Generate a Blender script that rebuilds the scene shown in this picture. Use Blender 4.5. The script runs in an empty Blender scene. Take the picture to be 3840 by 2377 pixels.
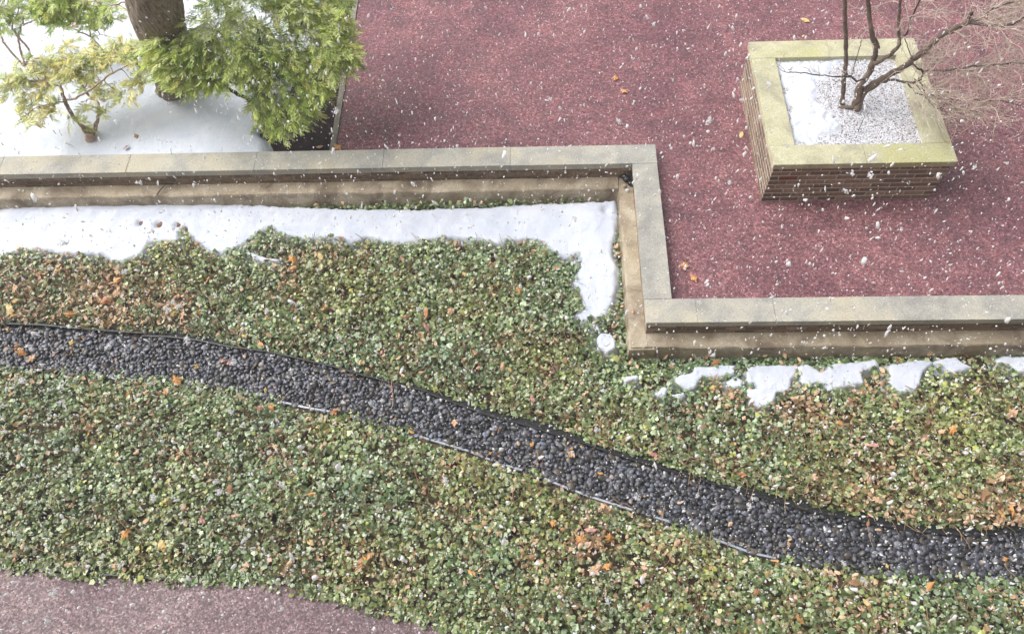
import bpy, bmesh, math, random
import numpy as np
from mathutils import Matrix, Vector

random.seed(7)
RNG = np.random.default_rng(11)
SC = bpy.context.scene
COL = SC.collection

# ------------------------------------------------------------------ camera
CAM_Z = 7.01157
FOC = 2833.82                      # focal length in photo pixels (3840 wide)
ROT = np.array([[0.9992148161743071, 0.009291798616320124, 0.03851510893427931],
                [0.010539455900122383, 0.8747480086163559, -0.4844634571265917],
                [-0.03819255172248938, 0.4844889925480179, 0.8739632401266838]])
cam = bpy.data.cameras.new('camera')
cam.sensor_width = 36.0
cam.lens = 36.0 * FOC / 3840.0
cam.shift_y = 53.34 / 3840.0
cam.clip_start = 0.05
cam.clip_end = 600.0
cam_o = bpy.data.objects.new('camera', cam)
M = Matrix([list(r) for r in ROT]).to_4x4()
M.translation = Vector((0, 0, CAM_Z))
cam_o.matrix_world = M
COL.objects.link(cam_o)
SC.camera = cam_o

# ------------------------------------------------------------------ world, sun, exposure
SUN_ELEV, SUN_AZ = 48.0, -76.0      # azimuth: from +Y (away from the viewer) towards the left
w = bpy.data.worlds.new('World')
SC.world = w
w.use_nodes = True
nt = w.node_tree
bg = nt.nodes['Background']
sky = nt.nodes.new('ShaderNodeTexSky')
sky.sky_type = 'NISHITA'
sky.sun_disc = False
sky.sun_elevation = math.radians(SUN_ELEV)
sky.sun_rotation = math.radians(SUN_AZ)
sky.air_density = 1.0
sky.dust_density = 4.0
hs = nt.nodes.new('ShaderNodeHueSaturation')   # snow cloud: grey rather than blue sky
hs.inputs['Saturation'].default_value = 0.22
nt.links.new(sky.outputs[0], hs.inputs['Color'])
nt.links.new(hs.outputs[0], bg.inputs['Color'])
bg.inputs['Strength'].default_value = 0.108
sun = bpy.data.lights.new('sun', 'SUN')
sun.energy = 1.5
sun.angle = math.radians(64)
sun.color = (1.0, 0.96, 0.9)
sun_o = bpy.data.objects.new('sun', sun)
a, e = math.radians(SUN_AZ), math.radians(SUN_ELEV)
to_sun = Vector((math.sin(a) * math.cos(e), math.cos(a) * math.cos(e), math.sin(e)))
sun_o.rotation_euler = to_sun.to_track_quat('Z', 'Y').to_euler()
sun_o.location = to_sun * 30
COL.objects.link(sun_o)
SC.view_settings.view_transform = 'Standard'
SC.view_settings.look = 'None'
SC.view_settings.gamma = 1.0
SC.view_settings.use_curve_mapping = False
SC.view_settings.exposure = 1.04
SC.cycles.max_bounces = 8
SC.cycles.use_denoising = True

# ------------------------------------------------------------------ layout constants (metres)
G = -0.424                # soil level of the ivy garden
PX, PY, PW, PD, PH = 2.521, 5.540, 1.95, 1.926, 0.653      # planter (coping outline)
CT = 0.12                 # top of the wall coping above the red paving
WX, WY, CW, LY = 1.389, 6.360, 0.293, 3.904
LED, C2 = 0.145, -0.163   # concrete footing ledge: projection, level
COP_T = 0.085

def spot(px, py, z):
    """place on the level z that the survey photograph shows at (px, py)"""
    d = ROT @ np.array([(px - 1920) / FOC, -(py - 1188.5 - 53.34) / FOC, -1.0])
    t = (z - CAM_Z) / d[2]
    return np.array([d[0] * t, d[1] * t, z])
K = 3840 / 2443.0
def curve(pts, z, k=K):
    return np.array([spot(x * k, y * k, z) for x, y in pts])

# ------------------------------------------------------------------ noise helpers (python side)
def vnoise(P, s, seed=0):
    """smooth value noise, P (n,2or3) -> (n,) in 0..1"""
    P = np.asarray(P, float) / s
    I = np.floor(P).astype(np.int64)
    F = P - I
    F = F * F * (3 - 2 * F)
    n = P.shape[1]
    out = np.zeros(len(P))
    for c in range(2 ** n):
        wgt = np.ones(len(P)); h = np.full(len(P), seed * 7919 + 13, np.int64)
        for ax in range(n):
            b = (c >> ax) & 1
            wgt *= F[:, ax] if b else 1 - F[:, ax]
            h = (h * 1103515245 + (I[:, ax] + b) * 374761393 + 12345) & 0x7fffffff
            h = (h ^ (h >> 13)) * 1274126177 & 0x7fffffff
        h = h ^ (h >> 15)
        out += wgt * ((h % 10007) / 10006.0)
    return out
def fbm(P, s, seed=0, o=3):
    r, a_, t = 0, 1, 0
    for k in range(o):
        r = r + a_ * vnoise(P, s / 2 ** k, seed + k); t += a_; a_ *= 0.5
    return r / t
def inside(P, poly):
    x, y = P[:, 0], P[:, 1]
    r = np.zeros(len(P), bool)
    n = len(poly)
    for i in range(n):
        x0, y0 = poly[i][:2]; x1, y1 = poly[(i + 1) % n][:2]
        c = ((y0 > y) != (y1 > y))
        if y1 != y0:
            r ^= c & (x < (x1 - x0) * (y - y0) / (y1 - y0) + x0)
    return r
def sdist(P, poly):
    """signed distance, positive inside"""
    d = np.full(len(P), 1e9)
    n = len(poly)
    for i in range(n):
        A = np.array(poly[i][:2]); B = np.array(poly[(i + 1) % n][:2])
        ab = B - A
        t = np.clip(((P[:, :2] - A) @ ab) / max(ab @ ab, 1e-12), 0, 1)
        q = A + t[:, None] * ab
        d = np.minimum(d, np.hypot(P[:, 0] - q[:, 0], P[:, 1] - q[:, 1]))
    return np.where(inside(P, poly), d, -d)
def resample(P, step):
    P = np.asarray(P, float)
    s = np.r_[0, np.cumsum(np.linalg.norm(np.diff(P, axis=0), axis=1))]
    t = np.linspace(0, s[-1], max(2, int(s[-1] / step) + 1))
    return np.stack([np.interp(t, s, P[:, k]) for k in range(P.shape[1])], 1)
def smooth_path(P, n):
    """Catmull-Rom through the points, n samples per span (any number of columns)"""
    P = np.asarray(P, float)
    Q = np.vstack([2 * P[0] - P[1], P, 2 * P[-1] - P[-2]])
    out = []
    for i in range(1, len(Q) - 2):
        for t in np.linspace(0, 1, n, endpoint=False):
            p0, p1, p2, p3 = Q[i - 1], Q[i], Q[i + 1], Q[i + 2]
            out.append(0.5 * (2 * p1 + (p2 - p0) * t + (2 * p0 - 5 * p1 + 4 * p2 - p3) * t * t + (3 * p1 - p0 - 3 * p2 + p3) * t ** 3))
    out.append(P[-1])
    return np.array(out)

# ------------------------------------------------------------------ materials
def new_mat(name):
    m = bpy.data.materials.new(name); m.use_nodes = True
    n = m.node_tree.nodes; l = m.node_tree.links
    return m, n, l, n['Principled BSDF']
def ramp(n, stops):
    r = n.new('ShaderNodeValToRGB')
    el = r.color_ramp.elements
    while len(el) < len(stops): el.new(0.5)
    for e_, (p, c) in zip(el, stops):
        e_.position = p; e_.color = (*c, 1)
    return r
def noise(n, l, scale, detail=6, rough=0.6, vec=None, dist=0):
    t = n.new('ShaderNodeTexNoise')
    t.inputs['Scale'].default_value = scale; t.inputs['Detail'].default_value = detail
    t.inputs['Roughness'].default_value = rough; t.inputs['Distortion'].default_value = dist
    if vec is not None: l.new(vec, t.inputs['Vector'])
    return t
def mixc(n, l, fac, a_, b_, mode='MIX'):
    m = n.new('ShaderNodeMix'); m.data_type = 'RGBA'; m.blend_type = mode
    for s, v in ((0, fac), (6, a_), (7, b_)):
        if hasattr(v, 'links') or hasattr(v, 'is_output'): l.new(v, m.inputs[s])
        else: m.inputs[s].default_value = v if s == 0 else (*v, 1)
    return m.outputs[2]
def bump(n, l, b, height, strength, dist=0.01):
    bp = n.new('ShaderNodeBump'); bp.inputs['Strength'].default_value = strength; bp.inputs['Distance'].default_value = dist
    l.new(height, bp.inputs['Height']); l.new(bp.outputs[0], b.inputs['Normal'])
def wcoord(n, obj=False):
    if obj: return n.new('ShaderNodeTexCoord').outputs['Object']
    return n.new('ShaderNodeNewGeometry').outputs['Position']

def mat_paving(name, dark, mid, light):
    m, n, l, b = new_mat(name); v = wcoord(n)
    f = noise(n, l, 70, 4, 0.8, v)
    g = noise(n, l, 24, 6, 0.8, v)
    big = noise(n, l, 0.9, 5, 0.62, v)
    mid2 = noise(n, l, 4.5, 4, 0.6, v)
    c1 = ramp(n, [(0.3, dark), (0.5, mid), (0.7, light)]); l.new(f.outputs[0], c1.inputs[0])
    c2 = ramp(n, [(0.34, [x * .45 for x in dark]), (0.5, mid), (0.66, [min(1, x * 1.25) for x in light])]); l.new(g.outputs[0], c2.inputs[0])
    c = mixc(n, l, 0.5, c1.outputs[0], c2.outputs[0])
    vo = n.new('ShaderNodeTexVoronoi'); vo.inputs['Scale'].default_value = 62; l.new(v, vo.inputs['Vector'])
    sx = n.new('ShaderNodeSeparateColor'); l.new(vo.outputs['Color'], sx.inputs[0])
    gr = ramp(n, [(0.0, (.42, .38, .42)), (0.5, (.92, .92, .92)), (0.85, (1.3, 1.3, 1.3)), (1.0, (2.0, 2.1, 2.1))]); l.new(sx.outputs[0], gr.inputs[0])
    c = mixc(n, l, 0.85, c, gr.outputs[0], 'MULTIPLY')
    r = ramp(n, [(0.38, (.80, .74, .79)), (0.62, (1.16, 1.16, 1.14))]); l.new(big.outputs[0], r.inputs[0])
    c = mixc(n, l, 1.0, c, r.outputs[0], 'MULTIPLY')
    r2 = ramp(n, [(0.33, (.72, .69, .72)), (0.62, (1.14, 1.13, 1.12))]); l.new(mid2.outputs[0], r2.inputs[0])
    c = mixc(n, l, 1.0, c, r2.outputs[0], 'MULTIPLY')
    l.new(c, b.inputs['Base Color'])
    rr = ramp(n, [(0.35, (.42,) * 3), (0.65, (.8,) * 3)]); l.new(mid2.outputs[0], rr.inputs[0]); l.new(rr.outputs[0], b.inputs['Roughness'])
    bump(n, l, b, g.outputs[0], 0.9, 0.012)
    return m
def mat_stone(name, a_, b_, c_, scale=5, tint=None, rnd=0.14):
    m, n, l, b = new_mat(name); v = wcoord(n)
    oi = n.new('ShaderNodeObjectInfo')
    t = noise(n, l, scale, 8, 0.62, v, 0.6); f = noise(n, l, 60, 5, 0.7, v); s2 = noise(n, l, scale * .33, 4, 0.55, v)
    r = ramp(n, [(0.36, a_), (0.5, b_), (0.64, c_)]); l.new(t.outputs[0], r.inputs[0])
    c = r.outputs[0]
    if tint:
        rt = ramp(n, [(0.53, (0, 0, 0)), (0.66, (.75,) * 3)]); l.new(s2.outputs[0], rt.inputs[0])
        c = mixc(n, l, rt.outputs[0], c, tint)
    fr = ramp(n, [(0.3, (.72,) * 3), (0.7, (1.2,) * 3)]); l.new(f.outputs[0], fr.inputs[0])
    c = mixc(n, l, 1.0, c, fr.outputs[0], 'MULTIPLY')
    mr = n.new('ShaderNodeMapRange'); mr.inputs[3].default_value = 1 - rnd; mr.inputs[4].default_value = 1 + rnd
    l.new(oi.outputs['Random'], mr.inputs[0])
    c = mixc(n, l, 1.0, c, mr.outputs[0], 'MULTIPLY')
    l.new(c, b.inputs['Base Color'])
    b.inputs['Roughness'].default_value = 0.72
    bump(n, l, b, f.outputs[0], 0.35, 0.006)
    return m
def mat_snow(name, dirt=0.0):
    m, n, l, b = new_mat(name); v = wcoord(n)
    t = noise(n, l, 3.2, 6, 0.6, v); f = noise(n, l, 70, 4, 0.7, v)
    c = ramp(n, [(0.3, (.565, .615, .73)), (0.65, (.67, .705, .785))]); l.new(t.outputs[0], c.inputs[0])
    l.new(c.outputs[0], b.inputs['Base Color'])
    b.inputs['Roughness'].default_value = 0.75
    b.inputs['Subsurface Weight'].default_value = 0.25
    b.inputs['Subsurface Radius'].default_value = (.02, .025, .03)
    mx = n.new('ShaderNodeMath'); mx.operation = 'MULTIPLY_ADD'; mx.inputs[1].default_value = 0.15
    l.new(f.outputs[0], mx.inputs[0]); l.new(t.outputs[0], mx.inputs[2])
    bump(n, l, b, mx.outputs[0], 0.5, 0.05)
    return m
def mat_attr(name, rough=0.5, trans=0.0, spec=0.5, coat=0.0):
    """colour comes from the mesh's own per-leaf colour attribute"""
    m, n, l, b = new_mat(name)
    at = n.new('ShaderNodeAttribute'); at.attribute_name = 'Col'
    l.new(at.outputs['Color'], b.inputs['Base Color'])
    b.inputs['Roughness'].default_value = rough
    b.inputs['Specular IOR Level'].default_value = spec
    if trans:
        tr = n.new('ShaderNodeBsdfTranslucent'); l.new(at.outputs['Color'], tr.inputs['Color'])
        mx = n.new('ShaderNodeMixShader'); mx.inputs[0].default_value = trans
        l.new(b.outputs[0], mx.inputs[1]); l.new(tr.outputs[0], mx.inputs[2])
        l.new(mx.outputs[0], n['Material Output'].inputs['Surface'])
    return m
def mat_plain(name, col, rough=0.6, var=0.25, scale=20, metal=0.0, bmp=0.2, stretch=None):
    m, n, l, b = new_mat(name); v = wcoord(n, True)
    if stretch:
        mp = n.new('ShaderNodeMapping'); mp.inputs['Scale'].default_value = stretch; l.new(v, mp.inputs[0]); v = mp.outputs[0]
    t = noise(n, l, scale, 6, 0.65, v)
    r = ramp(n, [(0.3, [x * (1 - var) for x in col]), (0.7, [min(1, x * (1 + var)) for x in col])]); l.new(t.outputs[0], r.inputs[0])
    oi = n.new('ShaderNodeObjectInfo')
    mr = n.new('ShaderNodeMapRange'); mr.inputs[3].default_value = 0.8; mr.inputs[4].default_value = 1.2
    l.new(oi.outputs['Random'], mr.inputs[0])
    l.new(mixc(n, l, 1.0, r.outputs[0], mr.outputs[0], 'MULTIPLY'), b.inputs['Base Color'])
    b.inputs['Roughness'].default_value = rough; b.inputs['Metallic'].default_value = metal
    bump(n, l, b, t.outputs[0], bmp, 0.01)
    return m

MT = {}
MT['red'] = mat_paving('red_aggregate', (.072, .026, .033), (.196, .079, .090), (.43, .255, .265))
MT['path'] = mat_paving('grey_red_aggregate', (.10, .066, .071), (.225, .158, .167), (.46, .375, .385))
MT['coping'] = mat_stone('grey_limestone', (.30, .295, .275), (.38, .37, .335), (.47, .45, .38), 3.2, (.50, .455, .34), 0.04)
MT['coping_green'] = mat_stone('lichened_sandstone', (.38, .36, .26), (.48, .46, .31), (.55, .53, .37), 4, (.47, .46, .22), 0.06)
MT['footing'] = mat_stone('stained_concrete', (.19, .145, .10), (.37, .305, .22), (.52, .455, .35), 3.2, (.43, .36, .245), 0.1)
MT['curb'] = mat_stone('rough_concrete', (.19, .16, .13), (.28, .25, .21), (.36, .33, .28), 6)
MT['mortar'] = mat_stone('mortar', (.42, .36, .29), (.52, .46, .38), (.60, .54, .46), 8)
MT['brick'] = [mat_plain('brick_umber', (.205, .142, .10), .7, .35, 30, bmp=.4), mat_plain('brick_sepia', (.26, .19, .14), .7, .35, 30, bmp=.4),
               mat_plain('brick_dark', (.145, .10, .073), .7, .35, 30, bmp=.4), mat_plain('brick_red', (.20, .06, .04), .7, .3, 30, bmp=.4)]
MT['snow'] = mat_snow('snow')
MT['soil'] = mat_stone('dark_soil', (.03, .02, .01), (.085, .058, .03), (.17, .12, .065), 14, None, 0)
MT['mulch'] = mat_stone('dark_red_mulch', (.010, .005, .006), (.024, .010, .011), (.055, .024, .024), 40, None, 0); MT['mulch'].node_tree.nodes['Principled BSDF'].inputs['Specular IOR Level'].default_value = .15
MT['gravelbed'] = mat_stone('dark_grit', (.006, .006, .007), (.014, .014, .016), (.03, .03, .03), 60, None, 0)
MT['lawn'] = mat_stone('winter_turf', (.05, .05, .02), (.09, .085, .04), (.14, .12, .06), 9, None, 0)
MT['ivy'] = mat_attr('ivy_leaf', 0.30, 0.06, 0.8)
MT['litter'] = mat_attr('dry_leaf', 0.6, 0.15, 0.3)
MT['needle'] = mat_attr('yew_needle', 0.42, 0.18, 0.5)
MT['pebble'] = mat_attr('black_beach_pebble', 0.33, 0, 0.5)
MT['bark'] = mat_plain('furrowed_bark', (.27, .215, .165), .85, .7, 9, bmp=1.0, stretch=(6.5, 6.5, .7))
MT['bark_yew'] = mat_plain('yew_bark', (.42, .31, .245), .8, .3, 14, bmp=.5)
MT['bark_dark'] = mat_plain('dark_bark', (.075, .058, .048), .8, .4, 16, bmp=.5)
MT['bark_grey'] = mat_plain('grey_brown_bark', (.16, .115, .09), .8, .5, 18, bmp=.6)
MT['twig'] = mat_plain('pale_twig', (.54, .45, .385), .8, .3, 12)
MT['steel'] = mat_plain('black_edging', (.012, .012, .014), .38, .4, 10)
MT['alu'] = mat_plain('pale_edging', (.40, .43, .49), .45, .25, 8, metal=.2)
MT['flake'], nf, lf, bf = new_mat('snow_flake')
bf.inputs['Base Color'].default_value = (.94, .95, .97, 1); bf.inputs['Roughness'].default_value = .8
trl = nf.new('ShaderNodeBsdfTranslucent'); trl.inputs[0].default_value = (.97, .98, 1, 1)
x1 = nf.new('ShaderNodeMixShader'); x1.inputs[0].default_value = .35; lf.new(bf.outputs[0], x1.inputs[1]); lf.new(trl.outputs[0], x1.inputs[2])
trp = nf.new('ShaderNodeBsdfTransparent'); x2 = nf.new('ShaderNodeMixShader'); x2.inputs[0].default_value = .25
lf.new(x1.outputs[0], x2.inputs[1]); lf.new(trp.outputs[0], x2.inputs[2]); lf.new(x2.outputs[0], nf['Material Output'].inputs['Surface'])
MT['blackstone'] = mat_plain('black_stone', (.012, .012, .014), .4, .4, 20)
MT['tan'] = mat_plain('tan_stone', (.45, .36, .25), .6, .2, 20)

# ------------------------------------------------------------------ object helpers
def mesh_np(name, V, F, col=None, smooth=False):
    me = bpy.data.meshes.new(name)
    V = np.asarray(V, np.float32); F = np.asarray(F, np.int32)
    k = F.shape[1]
    me.vertices.add(len(V)); me.vertices.foreach_set('co', V.ravel())
    me.loops.add(F.size); me.loops.foreach_set('vertex_index', F.ravel())
    me.polygons.add(len(F)); me.polygons.foreach_set('loop_start', np.arange(0, F.size, k, dtype=np.int32))
    me.polygons.foreach_set('use_smooth', np.full(len(F), smooth))
    me.update(calc_edges=True)
    if col is not None:
        at = me.color_attributes.new('Col', 'FLOAT_COLOR', 'POINT')
        c = np.ones((len(V), 4), np.float32); c[:, :3] = col
        at.data.foreach_set('color', c.ravel())
    return me
def put(name, me, mat, parent=None, **props):
    o = bpy.data.objects.new(name, me)
    if me is not None and mat is not None and not me.materials: me.materials.append(mat)
    COL.objects.link(o)
    if parent is not None:
        o.parent = parent
        o.matrix_parent_inverse = Matrix.Translation(-parent.location)
    for k_, v_ in props.items(): o[k_] = v_
    return o
def thing(name, loc, label, category, group=None):
    o = bpy.data.objects.new(name, None); COL.objects.link(o)
    o.location = Vector([float(c) for c in loc]); o.empty_display_size = 0.2
    o['label'] = label; o['category'] = category
    if group: o['group'] = group
    return o
class Geo:
    def __init__(s): s.V, s.F, s.C, s.n = [], [], [], 0
    def add(s, V, F, c=None):
        V = np.asarray(V, float); F = np.asarray(F, int)
        s.V.append(V); s.F.append(F + s.n); s.n += len(V)
        if c is not None:
            c = np.asarray(c, float); s.C.append(np.tile(c, (len(V), 1)) if c.ndim == 1 else c)
    def mesh(s, name, smooth=False):
        return mesh_np(name, np.vstack(s.V), np.vstack(s.F), np.vstack(s.C) if s.C else None, smooth)
def tube(P, R, sides=8, cap=True, lump=0.0, seed=0):
    """triangulated tube along P with radii R"""
    P = np.asarray(P, float); R = np.broadcast_to(np.asarray(R, float), (len(P),))
    T = np.gradient(P, axis=0); T /= np.linalg.norm(T, axis=1)[:, None] + 1e-9
    up = np.array([0.13, 0.31, 0.94]); 
    if abs(T[0] @ up) > .9: up = np.array([1., .1, 0])
    V = []
    u = up - (up @ T[0]) * T[0]; u /= np.linalg.norm(u)
    for i in range(len(P)):
        u = u - (u @ T[i]) * T[i]; u /= np.linalg.norm(u) + 1e-9
        v = np.cross(T[i], u)
        an = np.linspace(0, 2 * np.pi, sides, endpoint=False)
        V.append(P[i] + R[i] * (np.cos(an)[:, None] * u + np.sin(an)[:, None] * v))
    V = np.vstack(V)
    if lump:
        c = np.repeat(P, sides, 0); V = c + (V - c) * (1 + lump * (fbm(V * 1.0, 0.09, seed, 3) - .5) * 2)[:, None]
    F = []
    for i in range(len(P) - 1):
        for j in range(sides):
            a_, b_ = i * sides + j, i * sides + (j + 1) % sides
            F += [(a_, b_, b_ + sides), (a_, b_ + sides, a_ + sides)]
    if cap:
        n0 = len(V); V = np.vstack([V, P[0], P[-1]])
        L = (len(P) - 1) * sides
        for j in range(sides):
            F += [(n0, (j + 1) % sides, j), (n0 + 1, L + j, L + (j + 1) % sides)]
    return V, np.array(F)
def bevel_box(name, sx, sy, sz, bev=0.006, seg=1, cuts=0, jit=0.0, seed=0):
    """box centred in x,y, standing on z = 0"""
    bm = bmesh.new()
    bmesh.ops.create_cube(bm, size=1.0)
    for v in bm.verts:
        v.co = Vector((v.co.x * sx, v.co.y * sy, (v.co.z + .5) * sz))
    bmesh.ops.bevel(bm, geom=bm.edges[:], offset=bev, segments=seg, profile=.6, affect='EDGES')
    if cuts:
        le = [e_ for e_ in bm.edges if e_.calc_length() > max(sx, sy) * .5]
        bmesh.ops.subdivide_edges(bm, edges=le, cuts=cuts, use_grid_fill=True)
    if jit:
        r = random.Random(seed)
        for v in bm.verts: v.co += Vector((r.uniform(-jit, jit), r.uniform(-jit, jit), r.uniform(-jit, jit)))
    me = bpy.data.meshes.new(name); bm.to_mesh(me); bm.free()
    return me
def sheet(poly, z, name, mat, thick=0.0, **props):
    """flat sheet (or slab) with a polygon outline"""
    bm = bmesh.new()
    vs = [bm.verts.new((float(p[0]), float(p[1]), z)) for p in poly]
    f = bm.faces.new(vs)
    if f.normal.z < 0: f.normal_flip()
    bm.normal_update()
    if f.normal.z < 0: f.normal_flip()
    if thick:
        r = bmesh.ops.extrude_face_region(bm, geom=[f])
        for v in [g for g in r['geom'] if isinstance(g, bmesh.types.BMVert)]: v.co.z -= thick
        bmesh.ops.recalc_face_normals(bm, faces=bm.faces[:])
    bmesh.ops.triangulate(bm, faces=[f_ for f_ in bm.faces if len(f_.verts) > 4])
    me = bpy.data.meshes.new(name); bm.to_mesh(me); bm.free()
    return put(name, me, mat, **props)

# ================================================================== SETTING
UP_EDGE = curve([(-260, 770), (-40, 782), (0, 783), (100, 786), (200, 795), (300, 803), (400, 808), (480, 818), (560, 832), (640, 845), (720, 862),
    (800, 880), (860, 900), (940, 918), (1020, 938), (1100, 968), (1180, 995), (1260, 1015), (1340, 1042), (1420, 1068), (1500, 1095), (1600, 1125),
    (1700, 1155), (1800, 1180), (1900, 1210), (2000, 1235), (2100, 1253), (2200, 1268), (2300, 1277), (2380, 1272), (2443, 1262), (2560, 1250), (2750, 1235)], G)
LO_EDGE = curve([(-260, 874), (-40, 885), (0, 888), (100, 893), (200, 900), (300, 905), (400, 912), (460, 922), (540, 932), (640, 955), (720, 975),
    (800, 990), (880, 1010), (960, 1035), (1040, 1058), (1120, 1080), (1200, 1110), (1270, 1135), (1330, 1160), (1400, 1185), (1500, 1218), (1600, 1250),
    (1700, 1290), (1800, 1325), (1900, 1345), (2000, 1362), (2100, 1375), (2200, 1382), (2300, 1388), (2443, 1392), (2560, 1394), (2750, 1396)], G)
PATH_EDGE = curve([(-260, 1328), (-40, 1350), (0, 1352), (100, 1365), (200, 1375), (350, 1386), (500, 1384), (600, 1389), (680, 1397), (760, 1417), (850, 1442),
    (950, 1472), (1050, 1497), (1120, 1514), (1180, 1532), (1300, 1575), (1500, 1640)], G)

sheet([(-140, -140), (140, -140), (140, 140), (-140, 140)], G - 0.16, 'ground', MT['lawn'], kind='structure')
sheet([(-11, .2), (9, .2), (9, LY - .1), (WX - CW - .02, LY - .1), (WX - CW - .02, WY - CW + .02), (-11, WY - CW + .02)], G - 0.012, 'garden_soil', MT['soil'], .2, kind='structure')
CX = [spot(1234, 565, 0), spot(1310, 90, 0)]           # kerb between bed and red paving
kd = (CX[1] - CX[0]) / (CX[1][1] - CX[0][1])
KX0 = CX[0][0] + kd[0] * (WY - .02 - CX[0][1]); KX1 = CX[0][0] + kd[0] * (14 - CX[0][1])
KW = .085
# red paving: an L round the wall
sheet([(KX0 + KW, WY - .1), (WX - .06, WY - .1), (WX - .06, LY + CW - .06), (14, LY + CW - .06), (14, 14), (KX1 + KW, 14)], 0.0, 'red_walkway', MT['red'], .4, kind='structure')
low_path = np.vstack([PATH_EDGE[:, :2], [(PATH_EDGE[-1][0] + .5, -3), (-11, -3)]])
sheet(low_path, G + 0.004, 'lower_path', MT['path'], .1, kind='structure')
sheet([(-14, WY - .05), (KX0 + .02, WY - .05), (KX1 + .02, 14), (-14, 14)], -0.13, 'planting_bed', MT['mulch'], .35, kind='structure')
sheet(np.vstack([UP_EDGE[:, :2] + np.array([0, .10]), LO_EDGE[::-1, :2]]), G + 0.004, 'pebble_bed', MT['gravelbed'], .0, kind='structure')

# ------------------------------------------------------------------ the building whose upper window looks down on the garden
FYB = -1.15
bld = thing('building', (0, FYB - 1, G), 'tan brick building with rows of windows facing the garden', 'building')
me = bpy.data.meshes.new('wall'); bm = bmesh.new()
wx = [(-21 + 3.0 * i, -21 + 3.0 * i + 1.5) for i in range(15)]; wz = [(.6, 2.3), (4.2, 5.9), (7.8, 9.5)]
xs = sorted({-24.0, 24.0, *[v for p_ in wx for v in p_]}); zs_ = sorted({G - .1, 11.6, *[v for p_ in wz for v in p_]})
for i in range(len(xs) - 1):
    for j in range(len(zs_) - 1):
        win = any(abs(xs[i] - a_) < 1e-6 for a_, _ in wx) and any(abs(zs_[j] - a_) < 1e-6 for a_, _ in wz)
        y_ = FYB
        if not win: bm.faces.new([bm.verts.new(p_) for p_ in ((xs[i], y_, zs_[j]), (xs[i + 1], y_, zs_[j]), (xs[i + 1], y_, zs_[j + 1]), (xs[i], y_, zs_[j + 1]))])
for a_, b_ in wx:
    for c_, d_ in wz:                           # reveals
        for q4 in (((a_, c_), (b_, c_)), ((b_, c_), (b_, d_)), ((b_, d_), (a_, d_)), ((a_, d_), (a_, c_))):
            (x0, z0), (x1_, z1) = q4
            bm.faces.new([bm.verts.new(p_) for p_ in ((x0, FYB, z0), (x1_, FYB, z1), (x1_, FYB - .14, z1), (x0, FYB - .14, z0))])
for q4 in (((-24, FYB, 11.6), (24, FYB, 11.6), (24, FYB - 9, 11.6), (-24, FYB - 9, 11.6)), ((-24, FYB, G), (-24, FYB - 9, G), (-24, FYB - 9, 11.6), (-24, FYB, 11.6)), ((24, FYB, G), (24, FYB - 9, G), (24, FYB - 9, 11.6), (24, FYB, 11.6))):
    bm.faces.new([bm.verts.new(p_) for p_ in q4])
bmesh.ops.remove_doubles(bm, verts=bm.verts[:], dist=.001); bmesh.ops.recalc_face_normals(bm, faces=bm.faces[:]); bm.to_mesh(me); bm.free()
put('wall', me, mat_stone('tan_brick_facade', (.20, .15, .11), (.26, .20, .15), (.32, .25, .19), 6), bld)
gm, gn, gl, gb = new_mat('window_glass'); gb.inputs['Base Color'].default_value = (.03, .035, .04, 1); gb.inputs['Roughness'].default_value = .06
wme = bpy.data.meshes.new('window'); wme.from_pydata([(0, 0, 0), (1.5, 0, 0), (1.5, 0, 1.7), (0, 0, 1.7)], [], [(0, 1, 2, 3)]); wme.materials.append(gm)
fme = bpy.data.meshes.new('frame'); bm = bmesh.new()
for x0, x1_, z0, z1 in ((0, 1.5, 0, .06), (0, 1.5, 1.64, 1.7), (0, .06, .061, 1.639), (1.44, 1.5, .061, 1.639), (.72, .78, .061, 1.639)):
    r_ = bmesh.ops.create_cube(bm, size=1)
    for v in r_['verts']: v.co = Vector(((x0 + x1_) / 2 + v.co.x * (x1_ - x0), .02 + v.co.y * .05, (z0 + z1) / 2 + v.co.z * (z1 - z0)))
bm.to_mesh(fme); bm.free(); fme.materials.append(mat_plain('window_frame', (.25, .24, .22), .5, .1, 8))
for a_, b_ in wx:
    for c_, d_ in wz:
        o = put('window', wme, None, bld); o.location = (a_, FYB - .13, c_)
        f_ = bpy.data.objects.new('frame', fme); COL.objects.link(f_); f_.parent = o

# ------------------------------------------------------------------ kerb
me = bpy.data.meshes.new('concrete_curb')
n_ = 40
V = []; F = []
for i in range(n_ + 1):
    y = WY + .001 + (14 - WY) * i / n_
    x = CX[0][0] + kd[0] * (y - CX[0][1])
    for dx, z in ((0.0, -.3), (0.004, .004), (0.012, .012), (KW - .008, .012), (KW - .002, -.05)):
        V.append((x + dx + random.uniform(-.004, .004), y, z + random.uniform(-.002, .002)))
for i in range(n_):
    for j in range(4):
        a_ = i * 5 + j; F.append((a_, a_ + 1, a_ + 6, a_ + 5))
me.from_pydata(V, [], F); me.update()
put('concrete_curb', me, MT['curb'], label='rough grey concrete kerb between dark mulch and red paving', category='kerb')

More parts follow.
